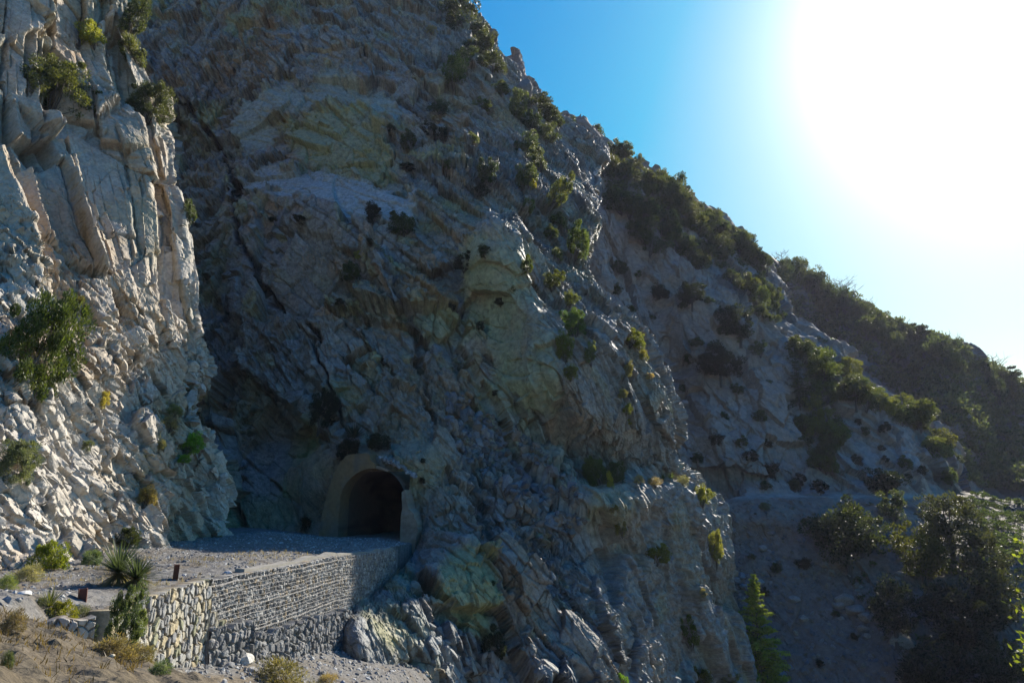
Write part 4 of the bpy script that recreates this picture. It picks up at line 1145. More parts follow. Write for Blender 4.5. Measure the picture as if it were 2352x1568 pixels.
G_ = [
 (118,1282,84,80,(.10,.125,.018),'yellow green leafy bush against the pale rock at the cliff foot on the left','mid'),
 (207,1282,46,44,(.07,.10,.055),'rounded blue green bush between the leafy bush and the big yucca','mid'),
 (66,1318,80,50,(.15,.14,.08),'low straw coloured bush under the yellow green leafy bush','wispy'),
 (12,1338,60,44,(.12,.15,.05),'light green grassy clump at the left edge by the cliff foot','wispy'),
 (100,1380,44,30,'grey','low grey shrub left of the small yucca on the gravel','wispy'),
 (137,1412,70,62,(.10,.11,.022),'red and green leafy bush in front of the small yucca','mid'),
 (196,1418,70,62,'grey','grey green feathery shrub right of the small yucca','wispy'),
 (184,1462,80,54,'grey','grey wispy shrub hanging over the edge of the bank','wispy'),
 (283,1418,72,140,(.060,.075,.035),'tall dense green bush growing against the left end of the stone wall','fine'),
 (262,1488,120,60,(.14,.11,.06),'brown twiggy shrub in front of the dense green bush','wispy'),
 (318,1500,80,50,(.12,.10,.055),'thin dry twigs at the base of the stone wall','wispy'),
 (370,1540,72,42,(.085,.115,.055),'soft grey green clump at the bottom of the stone wall','wispy'),
 (30,1430,70,66,(.12,.095,.06),'dead brown twiggy shrub on the left end of the bank crest','wispy'),
 (16,1520,40,50,(.06,.08,.035),'small green shrub on the shaded face of the bank at the left edge','wispy'),
 (652,1548,150,64,(.13,.12,.045),'broad patch of yellowed weeds on the slope under the footing wall','wispy'),
 (760,1560,60,34,'dry','straw tuft beside the yellowed weeds at the bottom edge','wispy'),
 (590,1500,16,10,'bright','tiny green sprout next to the large white boulder','small'),
]
for x, y, w, h, t_, lab, key in G_: shrub(x, y, w, h, t_, lab, key, 'G', out=.05, Yd=15.2 if x == 283 else None)

# ---- shrubs on the main cliff
B_ = [
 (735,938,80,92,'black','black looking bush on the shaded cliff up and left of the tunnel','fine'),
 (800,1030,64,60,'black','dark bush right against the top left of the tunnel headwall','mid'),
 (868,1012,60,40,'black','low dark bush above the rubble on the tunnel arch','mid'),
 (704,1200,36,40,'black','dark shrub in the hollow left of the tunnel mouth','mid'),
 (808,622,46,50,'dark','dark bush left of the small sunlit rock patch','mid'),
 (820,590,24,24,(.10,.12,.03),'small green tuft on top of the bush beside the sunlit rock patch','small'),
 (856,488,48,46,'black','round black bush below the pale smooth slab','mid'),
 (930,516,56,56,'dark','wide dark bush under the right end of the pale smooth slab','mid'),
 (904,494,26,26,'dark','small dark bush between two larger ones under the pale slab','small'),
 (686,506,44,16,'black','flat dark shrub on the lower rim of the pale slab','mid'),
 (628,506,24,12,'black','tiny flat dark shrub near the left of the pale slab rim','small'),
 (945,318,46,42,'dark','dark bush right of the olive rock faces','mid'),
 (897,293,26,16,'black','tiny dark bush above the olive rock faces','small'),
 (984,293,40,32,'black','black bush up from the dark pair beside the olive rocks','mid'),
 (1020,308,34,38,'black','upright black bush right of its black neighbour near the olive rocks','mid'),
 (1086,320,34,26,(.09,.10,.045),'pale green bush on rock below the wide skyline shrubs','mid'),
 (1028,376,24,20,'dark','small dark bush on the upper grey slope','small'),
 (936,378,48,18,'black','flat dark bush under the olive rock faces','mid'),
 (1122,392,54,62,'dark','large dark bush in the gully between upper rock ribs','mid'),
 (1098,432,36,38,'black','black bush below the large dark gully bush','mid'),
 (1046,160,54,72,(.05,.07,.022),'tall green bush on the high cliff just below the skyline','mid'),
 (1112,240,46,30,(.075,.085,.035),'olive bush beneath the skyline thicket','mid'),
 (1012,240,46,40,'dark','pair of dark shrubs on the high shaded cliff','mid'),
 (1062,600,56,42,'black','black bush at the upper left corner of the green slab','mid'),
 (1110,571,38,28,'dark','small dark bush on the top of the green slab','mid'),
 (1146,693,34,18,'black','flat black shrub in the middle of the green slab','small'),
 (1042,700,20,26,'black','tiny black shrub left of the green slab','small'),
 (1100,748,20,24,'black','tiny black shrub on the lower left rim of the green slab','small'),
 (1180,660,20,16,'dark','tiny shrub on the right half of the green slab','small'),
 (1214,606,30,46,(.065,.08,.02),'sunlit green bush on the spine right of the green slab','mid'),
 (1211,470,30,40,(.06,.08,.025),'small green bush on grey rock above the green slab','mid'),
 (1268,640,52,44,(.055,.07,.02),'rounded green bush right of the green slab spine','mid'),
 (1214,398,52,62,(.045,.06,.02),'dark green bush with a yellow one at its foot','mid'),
 (1226,420,26,28,'yellow','bright yellow green bush at the foot of the dark green one','small'),
 (1236,362,44,76,(.065,.08,.032),'tall olive bush in the line of shrubs down the rib','mid'),
 (1205,325,56,70,(.065,.075,.032),'broad olive bush higher in the line of shrubs down the rib','mid'),
 (1188,245,40,80,(.065,.075,.03),'upright olive bush just left of the rock pinnacle','mid'),
 (1272,432,46,92,(.07,.085,.03),'tallest olive bush in the line of shrubs down the rib','mid'),
 (1320,548,54,84,(.06,.075,.022),'large green bush on the rib above the gully','mid'),
 (1290,500,40,46,(.06,.075,.025),'green bush between two taller ones on the rib','mid'),
 (1266,530,36,34,'mid','small green bush left of the large one on the rib','mid'),
 (1285,580,34,34,(.075,.085,.03),'olive bush below the large green bush on the rib','mid'),
 (1310,682,34,34,(.085,.09,.03),'small olive bush on the lit lower rib','mid'),
 (1315,738,66,68,(.055,.08,.02),'big rounded green bush in the middle of the lit spur','fine'),
 (1294,796,44,72,(.07,.08,.018),'green bush on the right edge of the green slab','mid'),
 (1360,812,40,50,(.095,.10,.05),'grey green bush on the lit spur right of the slab','mid'),
 (1450,776,62,40,(.10,.105,.025),'yellow green bush on the outer edge of the lit spur','mid'),
 (1478,812,26,24,(.11,.11,.03),'small yellow green bush just below its larger neighbour on the spur edge','small'),
 (1311,852,36,34,(.10,.11,.04),'pale green bush under the right edge of the green slab','mid'),
 (1432,850,30,50,(.11,.10,.045),'dry olive bush on the outer lit spur','mid'),
 (1440,938,32,24,(.12,.12,.03),'small yellowish tuft on the lower lit spur','small'),
 (1425,905,26,22,(.12,.11,.04),'small dry tuft above the yellowish tuft on the lit spur','small'),
 (1448,966,22,16,(.10,.10,.03),'lowest small tuft on the lit spur above the ledge','small'),
 (1495,860,24,18,'dry','dry brown tuft at the outer spur edge','small'),
 (1375,1084,68,76,(.055,.07,.02),'big green bush standing on the old road ledge','fine'),
 (1408,1082,46,56,'dark','dark bush right behind the big green bush on the ledge','mid'),
 (1400,1102,20,44,'yellow','yellow bush between the big green bush and the dark one on the ledge','small'),
 (1470,1098,34,22,'dry','dry grass clump in the middle of the old road ledge','wispy'),
 (1502,1102,44,22,(.18,.13,.08),'brown dry shrub on the outer part of the ledge','wispy'),
 (1568,1100,40,26,(.13,.12,.06),'grey brown shrub at the outer end of the ledge','wispy'),
 (1616,1134,44,44,(.10,.11,.025),'yellow green bush hanging off the outer end of the ledge','mid'),
 (1426,1212,34,40,(.12,.10,.035),'brownish bush in the cleft under the ledge','mid'),
 (1412,1172,24,20,(.12,.11,.05),'small tuft above the brownish bush under the ledge','small'),
 (1510,1270,62,48,(.075,.085,.018),'green bush leaning out from the lit lower cliff','mid'),
 (1645,1256,38,78,(.11,.12,.035),'tall yellow green bush on the outer edge of the lower cliff','mid'),
 (1590,1448,54,76,(.07,.095,.022),'upright green bush low on the outer cliff','mid'),
 (1608,1370-10,18,18,'dry','tiny orange brown tuft above the upright low bush','small'),
 (1618,1548,66,56,(.08,.085,.02),'olive bush at the bottom edge of the outer cliff','mid'),
 (1675,1556,40,36,(.10,.11,.045),'pale olive bush at the very bottom corner of the outer cliff','mid'),
 (1143,1480,66,84,'black','dark bush in the deep crack right of the yellow slab','mid'),
 (1436,1558,30,30,'bright','vivid green sprout at the bottom edge below the lit cliff','small'),
 (776,692,26,16,'black','tiny dark shrub beside the seep crack','small'),
 (848,552,24,14,'black','tiny dark shrub below the round black bush','small'),
 (1135,1336,16,14,'dark','tiny shrub on the upper yellow slab','small'),
 (975,1058,16,14,'black','tiny dark shrub on the tan rock right of the tunnel','small'),
 (970,1100,16,14,'black','second tiny dark shrub lower on the tan rock right of the tunnel','small'),
 (1136,905,16,14,'black','tiny dark shrub on the lower rim of the green slab','small'),
 (990,68,34,20,(.22,.16,.09),'straw coloured tuft on the high ledge under the skyline','wispy'),
 (1150,205,40,36,'mid','green bush in the dark recess below the skyline thicket','mid'),
]
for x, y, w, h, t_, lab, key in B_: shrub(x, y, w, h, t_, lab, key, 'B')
S_ = [
 (1062,25,92,96,'far','large shaggy bush on the skyline at the top of the picture'),
 (1098,62,54,56,'far','bush on the skyline just below the large shaggy one'),
 (1110,98,70,56,'far','wide bush on the skyline above the blue notch'),
 (1128,142,70,48,'far','low bush on the skyline over the bare cliff'),
 (1076,120,56,44,'dark','dark bush inside the skyline thicket'),
 (1240,245,76,50,'far','first bush on the skyline right of the rock pinnacle'),
 (1270,268,60,52,'dark','bush on the skyline second from the rock pinnacle'),
 (1222,275,50,50,'dark','dark bush under the first skyline bush right of the pinnacle'),
 (1258,305,56,46,'mid','green bush beneath the second skyline bush right of the pinnacle'),
]
for x, y, w, h, t_, lab in S_: shrub(x, y, w, h, t_, lab, 'mid', 'B', out=.1)

def many(poly, n, wr, tints, label, group, surf, seed, mind=14, key=None, hr=(.65, .95)):
    """look-alike shrubs scattered over part of a slope"""
    r = np.random.default_rng(seed)
    _, _, xs, ys = scatter(poly, 4000, surf, seed)
    took = []
    for x, y in zip(xs, ys):
        if all((x - a) ** 2 + (y - b) ** 2 > mind * mind for a, b in took):
            took.append((x, y))
            w = r.uniform(*wr)
            shrub(float(x), float(y), w, w * r.uniform(*hr), tints[r.integers(len(tints))], label, key, surf, group, parts=w > 40, out=.15)
        if len(took) >= n: break
brow = [(1290,280),(1400,362),(1480,395),(1560,440),(1600,490),(1680,545),(1745,590),(1790,680),(1810,745),(1740,720),(1690,640),(1600,600),(1500,560),(1425,470),(1360,400)]
many(brow, 40, (36, 72), ['far', 'dark', 'mid', (.055,.062,.03)], 'dark green chaparral shrub on the brow of the ridge below its skyline', 'chaparral shrubs on the brow of the ridge', 'C', 61, 20)
spur = [(1800,775),(1900,780),(1985,885),(2085,925),(2150,965),(2190,1045),(2205,1105),(2140,1080),(2100,985),(2000,935),(1930,900),(1935,1000),(1900,1085),(1840,1010),(1830,880)]
many([(1290,268),(1400,338),(1480,373),(1560,420),(1600,470),(1680,525),(1745,573),(1765,605),(1680,560),(1590,505),(1480,415),(1380,372),(1290,305)], 30, (44, 80), ['far', (.055,.062,.03), 'mid'], 'shaggy dark shrub against the sky along the middle ridge', 'shrubs on the middle skyline', 'C', 67, 17)
many(spur, 34, (34, 66), ['far', 'mid', (.062,.075,.025), (.075,.085,.028)], 'olive chaparral shrub along the lower spur in front of the far ridge', 'chaparral shrubs on the lower spur', 'C', 62, 20)
midp = [(1420,560),(1560,640),(1700,720),(1780,840),(1800,1000),(1880,1120),(1620,1120),(1560,960),(1500,800),(1420,660)]
many(midp, 30, (18, 46), ['dark', 'black', 'far'], 'dark round shrub dotted over the shaded bare slope of the middle hillside', 'dark shrubs on the bare middle slope', 'C', 63, 34)
scr = [(1960,960),(2060,980),(2120,1060),(2180,1110),(1960,1118),(1940,1020)]
many(scr, 12, (16, 40), ['dark', 'black'], 'small dark shrub on the open grey slope above the far road', 'small shrubs above the far road', 'C', 64, 26)
many([(1680,1160),(1840,1160),(1900,1300),(2000,1420),(2060,1560),(1820,1560),(1700,1300)], 9, (18, 32), ['dark', 'black', 'grey'], 'small dark shrub alone on the brown scree', 'shrubs on the brown scree', 'C', 65, 60)
far_sky = [(1755,598),(1850,628),(1960,692),(2060,754),(2150,776),(2250,832),(2352,884),(2352,930),(2250,880),(2150,820),(2050,800),(1950,740),(1850,680),(1760,650)]
many(far_sky, 32, (36, 76), ['far', 'dark', 'mid'], 'dark shrub along the skyline of the far ridge', 'shrubs on the far skyline', 'E', 66, 18, hr=(.7, 1.15))

# the scrub that covers the far ridge and brow as one mass
def mass(specs, label, seed, tint):
    r = np.random.default_rng(seed); parts = []
    for poly, n, surf, sz in specs:
        Pp, d, _, _ = scatter(poly, n, surf, seed + n)
        for p in Pp:
            s_ = r.uniform(*sz)
            q, Dn, T, _ = blob_points(7, 13, r, flat=.75, rad=(.25, .45))
            V, F, c = leaves(p + (q + np.array([0, 0, .25])) * s_, Dn, .30 * s_, .15 * s_, r, T * (.7 + .6 * r.random()))
            parts.append((V, F, c))
    V, F, c = merge(parts)
    o = mesh_obj('scrub', V, F, M_LEAF, c); o.color = (*[1.7 * v_ for v_ in TINT[tint]], 1)
    tag(o, label, 'scrub', kind='stuff')
mass([([(1740,592),(1850,615),(1960,680),(2060,742),(2150,765),(2240,808),(2352,872),(2352,900),(2200,830),(2050,775),(1850,650)], 260, 'E', (1.0, 2.6)), ([(1740,600),(1960,695),(2150,780),(2352,890),(2352,1130),(2230,1120),(2180,1000),(2000,860),(1880,760),(1800,720)], 2600, 'E', (1.2, 3.0)),
      (brow, 650, 'C', (.6, 1.7)), (spur, 420, 'C', (.5, 1.4)), ([(1330,330),(1420,420),(1420,470),(1350,400)], 40, 'C', (.5, 1.0))],
     'dense dark chaparral covering the far ridge and brows as one mass', 71, 'far')
mass([([(2215,1115),(2352,1140),(2352,1330),(2240,1270)], 260, 'C', (.4, 1.0)), ([(1860,1150),(2352,1150),(2352,1568),(2080,1568),(1980,1400)], 200, 'C', (.4, 1.0))], 'dark undergrowth on the lower right slope between the trees', 72, 'dark')

# dry grass on the ledges and banks
def grass(pts, hgt, label, seed, tint):
    r = np.random.default_rng(seed); n = len(pts); m = 9
    base = np.repeat(pts, m, 0) + r.normal(size=(n * m, 3)) * np.array([.06, .06, 0])
    dirs = r.normal(size=(n * m, 3)) * .45 + np.array([0, 0, 1.]); L = np.repeat(hgt, m) * (.5 + r.random(n * m))
    dirs /= np.linalg.norm(dirs, axis=1, keepdims=True)
    V, F, c = leaves(base + dirs * L[:, None] * .5, dirs, L, np.full(n * m, .012), r, np.repeat(.6 + .8 * r.random((n, 1)), m, 0) * np.array([1, 1, 1.]))
    o = mesh_obj('dry_grass', V, F, M_LEAF, c); o.color = (*tint, 1); tag(o, label, 'grass', kind='stuff')
r = np.random.default_rng(81)
y = np.concatenate([r.uniform(9.5, 22, 900), r.uniform(22, 34, 300)]); x = xwall(y) - .4 - 8 * r.random(len(y)) ** 1.3
m = fbm(np.stack([x * .45, y * .45, 0 * x], -1).astype(f32), 3, 82) > .05
grass(on_ground(x[m], y[m]), np.full(m.sum(), .16), 'straw coloured dry grass scattered along the old road', 83, (.22,.17,.08))
y = r.uniform(13, 26, 700); x = xwall(y) + .3 + 5.5 * r.random(700)
m = fbm(np.stack([x * .5, y * .5, 0 * x], -1).astype(f32), 3, 84) > -.02
grass(on_ground(x[m], y[m]), np.full(m.sum(), .26), 'dry weeds and grass on the rubble slope below the wall', 85, (.16,.14,.06))
y = r.uniform(4.5, 10.4, 1500); x = -9.5 + 6.5 * r.random(1500)
m = fbm(np.stack([x * .8 + y * .5, y * .35 - x * .3, 0 * x], -1).astype(f32), 3, 89) > .0
grass(on_ground(x[m], y[m]), np.full(m.sum(), .10), 'thin dry grass and twigs on the brown bank', 86, (.12,.085,.04))
Pg, d, _, _ = scatter([(370,900),(500,880),(470,1000),(430,1060),(340,1140),(300,1110),(360,980)], 420, 'A', 87)
grass(Pg, np.full(len(Pg), .22), 'dry grass on the earthy shoulder of the sunlit cliff', 88, (.17,.15,.06))

# ---- yuccas
def yucca(px, py, w, label, heads, seed, tint=(.055,.075,.045), n=170, only='G', dead=True, up=.35, out=0.):
    r = np.random.default_rng(seed)
    g = hit(px, py, only); P0, d = g[0], g[1]; R_ = 1.12 * w * d / FPX / 2
    toc = -P0 / np.linalg.norm(P0)
    root = empty('yucca', tuple(P0 + toc * R_ * out)); tag(root, label, 'yucca')
    for hx, hy, hz, sc in heads:
        c0 = np.array([hx, hy, hz]) * R_
        def blades(n, lo, hi, L, wd, tone, droop):
            az = r.random(n) * 2 * math.pi; el = np.arcsin(r.uniform(lo, hi, n))
            dv = np.stack([np.cos(az) * np.cos(el), np.sin(az) * np.cos(el), np.sin(el)], -1)
            LL = L * (.8 + .35 * r.random(n)); sd = np.cross(dv, np.array([0, 0, 1.])); sd /= np.linalg.norm(sd, axis=1, keepdims=True) + 1e-6
            Vs, Fs = [], []
            ks = [0, .35, .75, 1.0]; ws = [.7, 1, .6, .04]
            rows_ = [c0 + dv * (LL * k)[:, None] - np.array([0, 0, 1]) * (droop * LL * k * k)[:, None] + s_ * sd * (wd * w_) for k, w_ in zip(ks, ws) for s_ in (-.5, .5)]
            V = np.stack(rows_, 1).reshape(-1, 3); i = np.arange(n)[:, None] * 8
            F = np.concatenate([i + np.array([[2 * k, 2 * k + 1, 2 * k + 3, 2 * k + 2]]) for k in range(3)])
            return V, F, np.repeat(np.array(tone) * (.65 + .7 * r.random((n, 1))), 8, 0)
        a = mesh_obj('rosette', *blades(n, -.12 + up * .3, .98, R_ * sc, R_ * .034, (1, 1, 1), .06)[:2], M_LEAF, None, parent=root)
        V, F, c = blades(n, -.12 + up * .3, .98, R_ * sc, R_ * .034, (1, 1, 1), .06)
        bpy.data.objects.remove(a)
        a = mesh_obj('rosette', V, F, M_LEAF, c, parent=root); a.color = (*tint, 1)
        if dead:
            V, F, c = blades(int(n * .45), -.75, .0, R_ * sc * .85, R_ * .03, (1, 1, 1), .15)
            b_ = mesh_obj('dead_leaves', V, F, M_LEAF, c, parent=root); b_.color = (.20, .18, .10, 1)
yucca(275, 1338, 150, 'large spiky blue green yucca with two heads at the road edge above the stone wall', [(-.12, .1, .30, .95), (.52, -.15, .18, .72)], 91, n=260)
yucca(124, 1396, 86, 'smaller stiff yucca with upright olive blades behind the bank crest', [(-.2, 0, .2, 1.0)], 92, (.085,.095,.03), 120, up=1.6)
yucca(815, 1008, 78, 'dark yucca on the rock directly above the tunnel headwall', [(0, 0, .15, 1.0)], 93, (.020,.030,.018), 150, 'B', False, out=.6)
yucca(1540, 1100, 42, 'grey green yucca at the outer end of the old road ledge', [(0, 0, .15, .9), (-.7, .2, .1, .7)], 94, (.075,.10,.045), 110, 'B', False, out=.6)

# ---- trees
def tree_base(px, py, surf): 
    g = hit(px, py, surf); return g[0], g[1]

def crown_tree(name, P0, H, Rc, label, tint, seed, nc=80, nl=110, leaf=.075, flat=.85, trunk=.1, cat='tree', low=-.8, wid=.5, spread=.9, group=None, cz=.5):
    r = np.random.default_rng(seed)
    root = empty(name, tuple(P0)); tag(root, label, cat, group)
    P, Dn, T, cen = blob_points(int(nc * .6), int(nl * .8), r, flat=1, low=low, spread=spread, rad=(.12, .30)); leaf = leaf * 1.3
    sc = np.array([Rc, Rc, H * (1 - cz) * 1.0]); off = np.array([0, 0, H * cz])
    V, F, c = leaves(P * sc + off, Dn * sc / Rc, leaf * Rc, leaf * Rc * wid, r, T)
    cr = mesh_obj('crown', V, F, M_LEAF, c, parent=root); tc = TINT[tint] if isinstance(tint, str) else tint; cr.color = (tc[0] * 1.05, tc[1] * 1.05, tc[2] * 1.05, 1)
    parts = [tube([(0, 0, -.6), (.03 * Rc, .02 * Rc, H * .25), (0, .05 * Rc, H * cz)], [trunk * H * .35, trunk * H * .28, trunk * H * .15], 8)]
    for cc in cen[:16]:
        s0 = np.array([0, 0, H * (.15 + .35 * r.random())]); e = cc * sc * .9 + off
        parts.append(tube([s0, s0 * .55 + e * .45 + np.array([0, 0, -.05 * H]), e], [trunk * H * .14, trunk * H * .09, trunk * H * .03], 5))
    V, F, c = merge(parts); mesh_obj('trunk', V, F, M_BARK, parent=root)
    return root
def oak(px, pt, pb, w, surf, label, tint, seed, **kw):
    """crown spans pt..pb and width w in the photograph"""
    P0, d = tree_base(px, pb, surf)
    H = (pb - pt) * d / FPX * 1.08; Rc = .98 * w * d / FPX / 2
    return crown_tree('broadleaf_tree', P0, H, Rc, label, tint, seed, **kw)
oak(1948, 1140, 1320, 200, 'C', 'largest dark oak on the brown scree below the far road', (.032,.042,.018), 101, nc=120, nl=130, leaf=.055)
oak(1892, 1190, 1240, 76, 'C', 'yellow green bushy tree on the left side of the largest dark oak', (.06,.065,.016), 102, nc=50, leaf=.09)
oak(2058, 1118, 1195, 86, 'C', 'grey green tree right on the edge of the far road', (.055,.07,.035), 103, nc=60, leaf=.09)
oak(2122, 1205, 1345, 158, 'C', 'rounded tree with a yellow green sunlit top right of the largest oak', (.060,.066,.012), 104, nc=110, nl=120, leaf=.06)
oak(2190, 1125, 1290, 170, 'C', 'tall olive tree at the end of the far road', (.042,.048,.026), 105, nc=110, nl=110, leaf=.06)
oak(2262, 1210, 1360, 150, 'C', 'dull olive tree right of the tree with the yellow green top', (.040,.045,.026), 106, nc=100, leaf=.065)
oak(2058, 1330, 1485, 130, 'C', 'narrow black looking tree at the right border of the rockfall streak', (.020,.026,.014), 107, nc=90, leaf=.07)
oak(2220, 1330, 1520, 210, 'C', 'broad dark tree in the shadowed lower right of the slope', (.018,.022,.013), 108, nc=120, leaf=.06)
oak(2300, 1300, 1440, 150, 'C', 'dark olive tree at the right edge behind the sunlit sapling leaves', (.035,.04,.02), 109, nc=100, leaf=.065)
oak(2160, 1470, 1640, 200, 'C', 'dark tree along the bottom edge below the broad dark tree', (.018,.024,.013), 110, nc=100, leaf=.065)
oak(2310, 1460, 1640, 160, 'C', 'dark tree in the bottom right corner of the slope', (.020,.026,.014), 111, nc=100, leaf=.065)
oak(2040, 1068, 1138, 110, 'C', 'dark spreading tree just above the far road', (.022,.030,.014), 112, nc=80, leaf=.075)
oak(1884, 1100, 1134, 56, 'C', 'low black tree against the upper side of the far road on its left part', 'black', 113, nc=40, leaf=.1)
oak(1835, 1078, 1120, 40, 'C', 'small round dark tree left of the low black one above the far road', 'black', 114, nc=36, leaf=.1)
oak(1895, 790, 880, 96, 'C', 'bright green topped tree on the crest of the lower spur', (.065,.085,.02), 115, nc=80, leaf=.075)
oak(1965, 860, 935, 110, 'C', 'bushy olive tree on the lower spur right of the bright topped tree', (.05,.06,.025), 116, nc=80, leaf=.075)
oak(2116, 905, 985, 110, 'C', 'light olive tree halfway down the lower spur crest', (.065,.078,.03), 117, nc=80, leaf=.075)
oak(2160, 985, 1060, 90, 'C', 'yellowish olive tree near the lower end of the spur crest', (.085,.088,.028), 118, nc=70, leaf=.08)
oak(1655, 790, 880, 120, 'C', 'dark purple grey thicket tree in the hollow of the middle slope', (.030,.032,.02), 119, nc=80, leaf=.075)
oak(1700, 690, 790, 110, 'C', 'dark tree under the brow in the middle slope', (.028,.034,.018), 120, nc=80, leaf=.075)
oak(1590, 640, 710, 90, 'C', 'dark rounded tree high in the middle slope near the gully', (.026,.032,.016), 121, nc=70, leaf=.08)
oak(2326, 838, 905, 62, 'E', 'upright tree standing on the far skyline at the right edge', (.04,.055,.03), 122, nc=40, leaf=.1, cz=.7)
oak(1860, 612, 660, 70, 'E', 'rounded tree making a bump on the far skyline', (.03,.04,.02), 123, nc=50, leaf=.1)
oak(2110, 740, 785, 70, 'E', 'flat topped tree on the far skyline above the lower spur', (.035,.045,.022), 124, nc=50, leaf=.1)

def conifer(px, pt, pb, w, surf, label, tint, seed, whorls=40, needles=150, name='conifer', droop=.25, nl=.055, group=None):
    r = np.random.default_rng(seed)
    P0, d = tree_base(px, pb, surf)
    H = (pb - pt) * d / FPX * 1.05; Rb = w * d / FPX / 2
    root = empty(name, tuple(P0)); tag(root, label, 'tree', group)
    tr = [tube([(0, 0, -.8), (0, 0, H * .5), (0, 0, H * .98)], [H * .018, H * .011, H * .002], 7)]
    Pn, Dn, T = [], [], []
    for k in range(whorls):
        f = (k + r.random()) / whorls; z = H * (.04 + .95 * f)
        L = Rb * (1 - f) ** .8 * (.55 + .65 * r.random()) + .04 * Rb
        for _ in range(4):
            az = r.random() * 6.28; dv = np.array([math.cos(az), math.sin(az), 0])
            L2 = L * (.6 + .5 * r.random())
            e = np.array([0, 0, z]) + dv * L2 + np.array([0, 0, (-droop + .5 * f) * L2])
            s0 = np.array([0, 0, z])
            tr.append(tube([s0, s0 * .5 + e * .5 + np.array([0, 0, .06 * L2]), e], [H * .004, H * .003, H * .001], 3))
            m = int(needles * (.25 + L2 / Rb))
            tpos = r.random((m, 1)) ** .6
            q = s0 * (1 - tpos) + e * tpos + np.array([0, 0, 1]) * (.06 * L2 * np.sin(tpos * 3.1)) + r.normal(size=(m, 3)) * np.array([.11, .11, .07]) * L2 * (1.1 - .6 * tpos)
            Pn.append(q); Dn.append(dv + r.normal(size=(m, 3)) * .7 + np.array([0, 0, .1]))
            T.append(np.broadcast_to(np.array([.8, .85, .8]) * (.7 + .7 * r.random()), (m, 3)))
    V, F, c = leaves(np.concatenate(Pn), np.concatenate(Dn), nl * Rb, nl * Rb * .38, r, np.concatenate(T))
    cr = mesh_obj('crown', V, F, M_LEAF, c, parent=root); cr.color = (*tint, 1)
    V, F, c = merge([(a, np.pad(b, ((0, 0), (0, 0))), c) for a, b, c in tr]); mesh_obj('trunk', V, F, M_BARK, parent=root)
conifer(1757, 1350, 1700, 180, 'C', 'bright green conifer rising from the bottom edge in front of the brown scree', (.25,.28,.04), 131, 70, 200, droop=.1, nl=.07)
conifer(1838, 815, 935, 70, 'C', 'dark spire shaped conifer on the lower spur', (.05,.058,.028), 132, 26, 70, nl=.09)
conifer(1733, 543, 596, 60, 'C', 'flat branched pine standing on the skyline beside a dead snag', (.018,.026,.016), 133, 12, 130, 'pine_tree', .05, .085)

def snag(px, pt, pb, surf, label, seed, spread=.5, n=9, rad=.02, group=None):
    """bare dead tree"""
    r = np.random.default_rng(seed)
    P0, d = tree_base(px, pb, surf); H = (pb - pt) * d / FPX * 1.1
    root = empty('dead_tree', tuple(P0)); tag(root, label, 'dead tree', group)
    mesh_obj('trunk', *tube([(0, 0, -.4), (.02 * H, 0, H * .5), (-.02 * H, .02 * H, H)], [H * rad * 1.5, H * rad, H * rad * .35], 6)[:2], M_SNAG, parent=root)
    for k in range(n):
        z = H * (.25 + .7 * k / n); az = r.random() * 6.28 if k % 2 else (0 if k % 4 else math.pi) + r.normal() * .4
        L = H * spread * (1 - .5 * k / n) * (.6 + .6 * r.random()); dv = np.array([math.cos(az), math.sin(az), 0])
        s0 = np.array([0, 0, z]); e = s0 + dv * L + np.array([0, 0, L * (.3 + .5 * r.random())])
        parts = [tube([s0, s0 * .5 + e * .5 + np.array([0, 0, -.05 * L]), e], [H * rad * .6, H * rad * .45, H * rad * .2], 4)]
        for _ in range(4):
            f = .35 + .6 * r.random(); b0 = s0 * (1 - f) + e * f; q = dv * .5 + r.normal(size=3) * .6 + np.array([0, 0, .6]); q /= np.linalg.norm(q)
            parts.append(tube([b0, b0 + q * L * .22, b0 + q * L * .42 + np.array([0, 0, .04 * L])], [H * rad * .3, H * rad * .22, H * rad * .1], 3))
        V, F, c = merge(parts); mesh_obj('branch', V, F, M_SNAG, parent=root)
snag(1703, 527, 575, 'C', 'thin bare snag on the skyline left of the pine', 141, .4, 7, .022)
snag(1802, 582, 622, 'E', 'bare many branched dead tree on the skyline between pine and far ridge', 142, .65, 11, .022)
snag(1930, 642, 676, 'E', 'wide fan of bare branches on the upper far skyline', 143, .9, 12, .026)
snag(1948, 652, 688, 'E', 'leaning bare tree touching the wide fan of branches on its downhill side', 144, .9, 10, .026)
snag(1990, 690, 716, 'E', 'low twisted bare tree on the middle of the far skyline', 145, 1.0, 9, .03)
snag(2290, 820, 868, 'E', 'burnt bare tree on the far skyline near the right edge', 146, .8, 10, .022)
snag(2185, 770, 806, 'E', 'small bare tree among shrubs on the lower far skyline', 147, .8, 8, .026)
snag(2078, 738, 764, 'E', 'tiny bare tree just left of the flat topped skyline tree', 148, .8, 7, .03)
snag(1708, 630, 662, 'C', 'dead tree with rusty stems on the brow under the pine', 149, .25, 7, .03)
snag(2106, 860, 925, 'C', 'tall thin dry stalk rising from the lower spur', 150, .12, 8, .018)
snag(1365, 462, 492, 'C', 'pale thin dry stalk on the bare grey chute', 151, .12, 7, .02)
snag(1432, 520, 562, 'C', 'white dead stem in the upper gully', 152, .1, 5, .022)

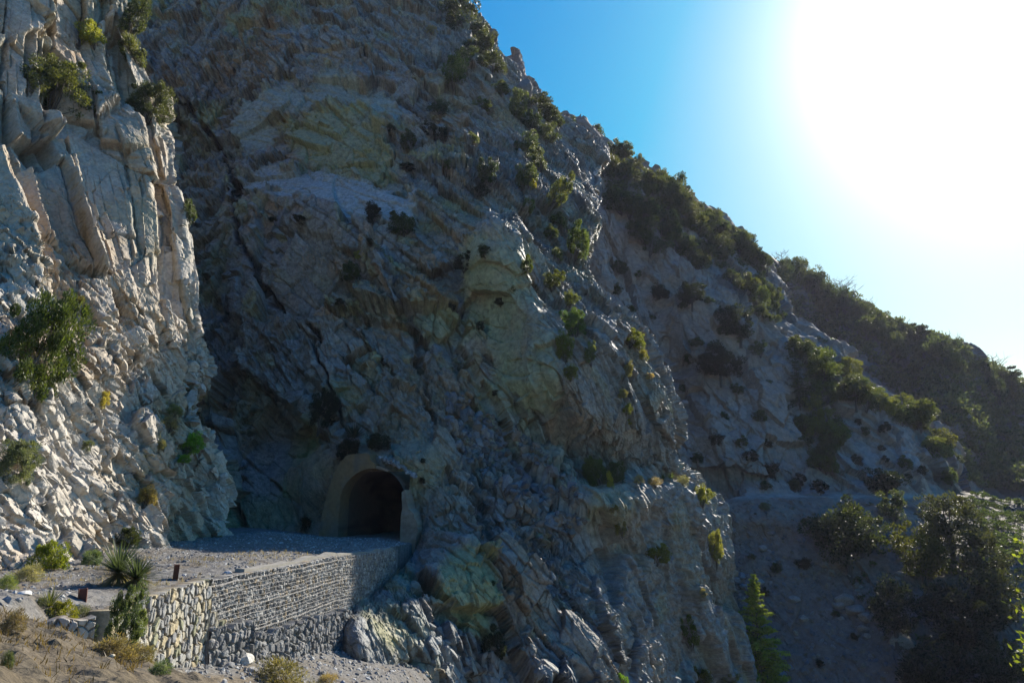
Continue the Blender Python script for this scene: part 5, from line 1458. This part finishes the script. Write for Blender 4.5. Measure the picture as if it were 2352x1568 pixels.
# young tree whose leaves reach in at the right edge
P0 = on_ground(np.array([9.6]), np.array([11.0]))[0]
r = np.random.default_rng(161)
root = empty('young_tree', tuple(P0)); tag(root, 'young tree with sunlit yellow green leaves reaching in at the right edge', 'tree')
tops = []
Htop = -P0[2]
tr = [tube([(0, 0, -.5), (.1, 0, Htop * .5), (0, .1, Htop - .6)], [.14, .10, .03], 8)]
lv = []
for tx, ty, ww, nn in [(2335,1225,30,26),(2325,1262,34,34),(2345,1290,34,30),(2322,1392,30,40),(2338,1440,40,60),(2330,1490,40,60),(2345,1530,44,70),(2350,1400,30,40),(2350,1250,40,40),(2349,1350,20,16)]:
    e = at(tx + 4, ty, 10.6 + .5 * r.random()) - P0
    s0 = np.array([0, 0, e[2] - .5 - .7 * r.random()])
    tr.append(tube([s0, s0 * .45 + e * .55 + np.array([0, 0, -.08]), e], [.022, .014, .005], 4))
    dv = (e - s0) / np.linalg.norm(e - s0); rad = ww * 10.6 / FPX
    m = nn
    tt = r.random((m, 1))
    q = e - dv * tt * rad * 2.2 + r.normal(size=(m, 3)) * rad * .35
    lv.append((q, dv + r.normal(size=(m, 3)) * .7 + np.array([0, 0, .35])))
q = np.concatenate([a for a, b in lv]); dq = np.concatenate([b for a, b in lv])
# and the rest of the crown, out of the picture to the right
P2, D2, T2, _ = blob_points(60, 40, r, flat=1)
P2 = P2 * np.array([1.5, 1.6, 2.2]) + np.array([1.25, 0, Htop - 1.9])
V, F, c = leaves(np.concatenate([q, P2]), np.concatenate([dq, D2]), .085, .04, r, .7 + .6 * r.random((len(q) + len(P2), 1)) * np.ones((1, 3)))
cr = mesh_obj('crown', V, F, M_LEAF, c, parent=root); cr.color = (.17, .20, .03, 1)
V, F, c = merge(tr); mesh_obj('trunk', V, F, M_BARK, parent=root)
# ------------------------------------------------------------------ the hazy air of the canyon
hz = bpy.data.meshes.new('haze')
x0, x1, y0, y1, z0, z1 = -220, 420, -60, 420, -43.5, 190
hv = [(x, y, z) for x in (x0, x1) for y in (y0, y1) for z in (z0, z1)]
hz.from_pydata(hv, [], [(0,1,3,2),(4,6,7,5),(0,4,5,1),(2,3,7,6),(0,2,6,4),(1,5,7,3)])
hm = bpy.data.materials.new('haze'); hm.use_nodes = True
ht = hm.node_tree; ht.nodes.remove(ht.nodes['Principled BSDF'])
pv = ht.nodes.new('ShaderNodeVolumePrincipled')
pv.inputs['Color'].default_value = (.72, .74, 1.0, 1); pv.inputs['Density'].default_value = .00010; pv.inputs['Anisotropy'].default_value = .35
ht.links.new(pv.outputs[0], ht.nodes['Material Output'].inputs['Volume'])
hz.materials.append(hm)
ho = bpy.data.objects.new('haze', hz); COL.objects.link(ho); tag(ho, 'thin bluish air over the canyon', 'haze', kind='stuff')
SC.cycles.volume_bounces = 0
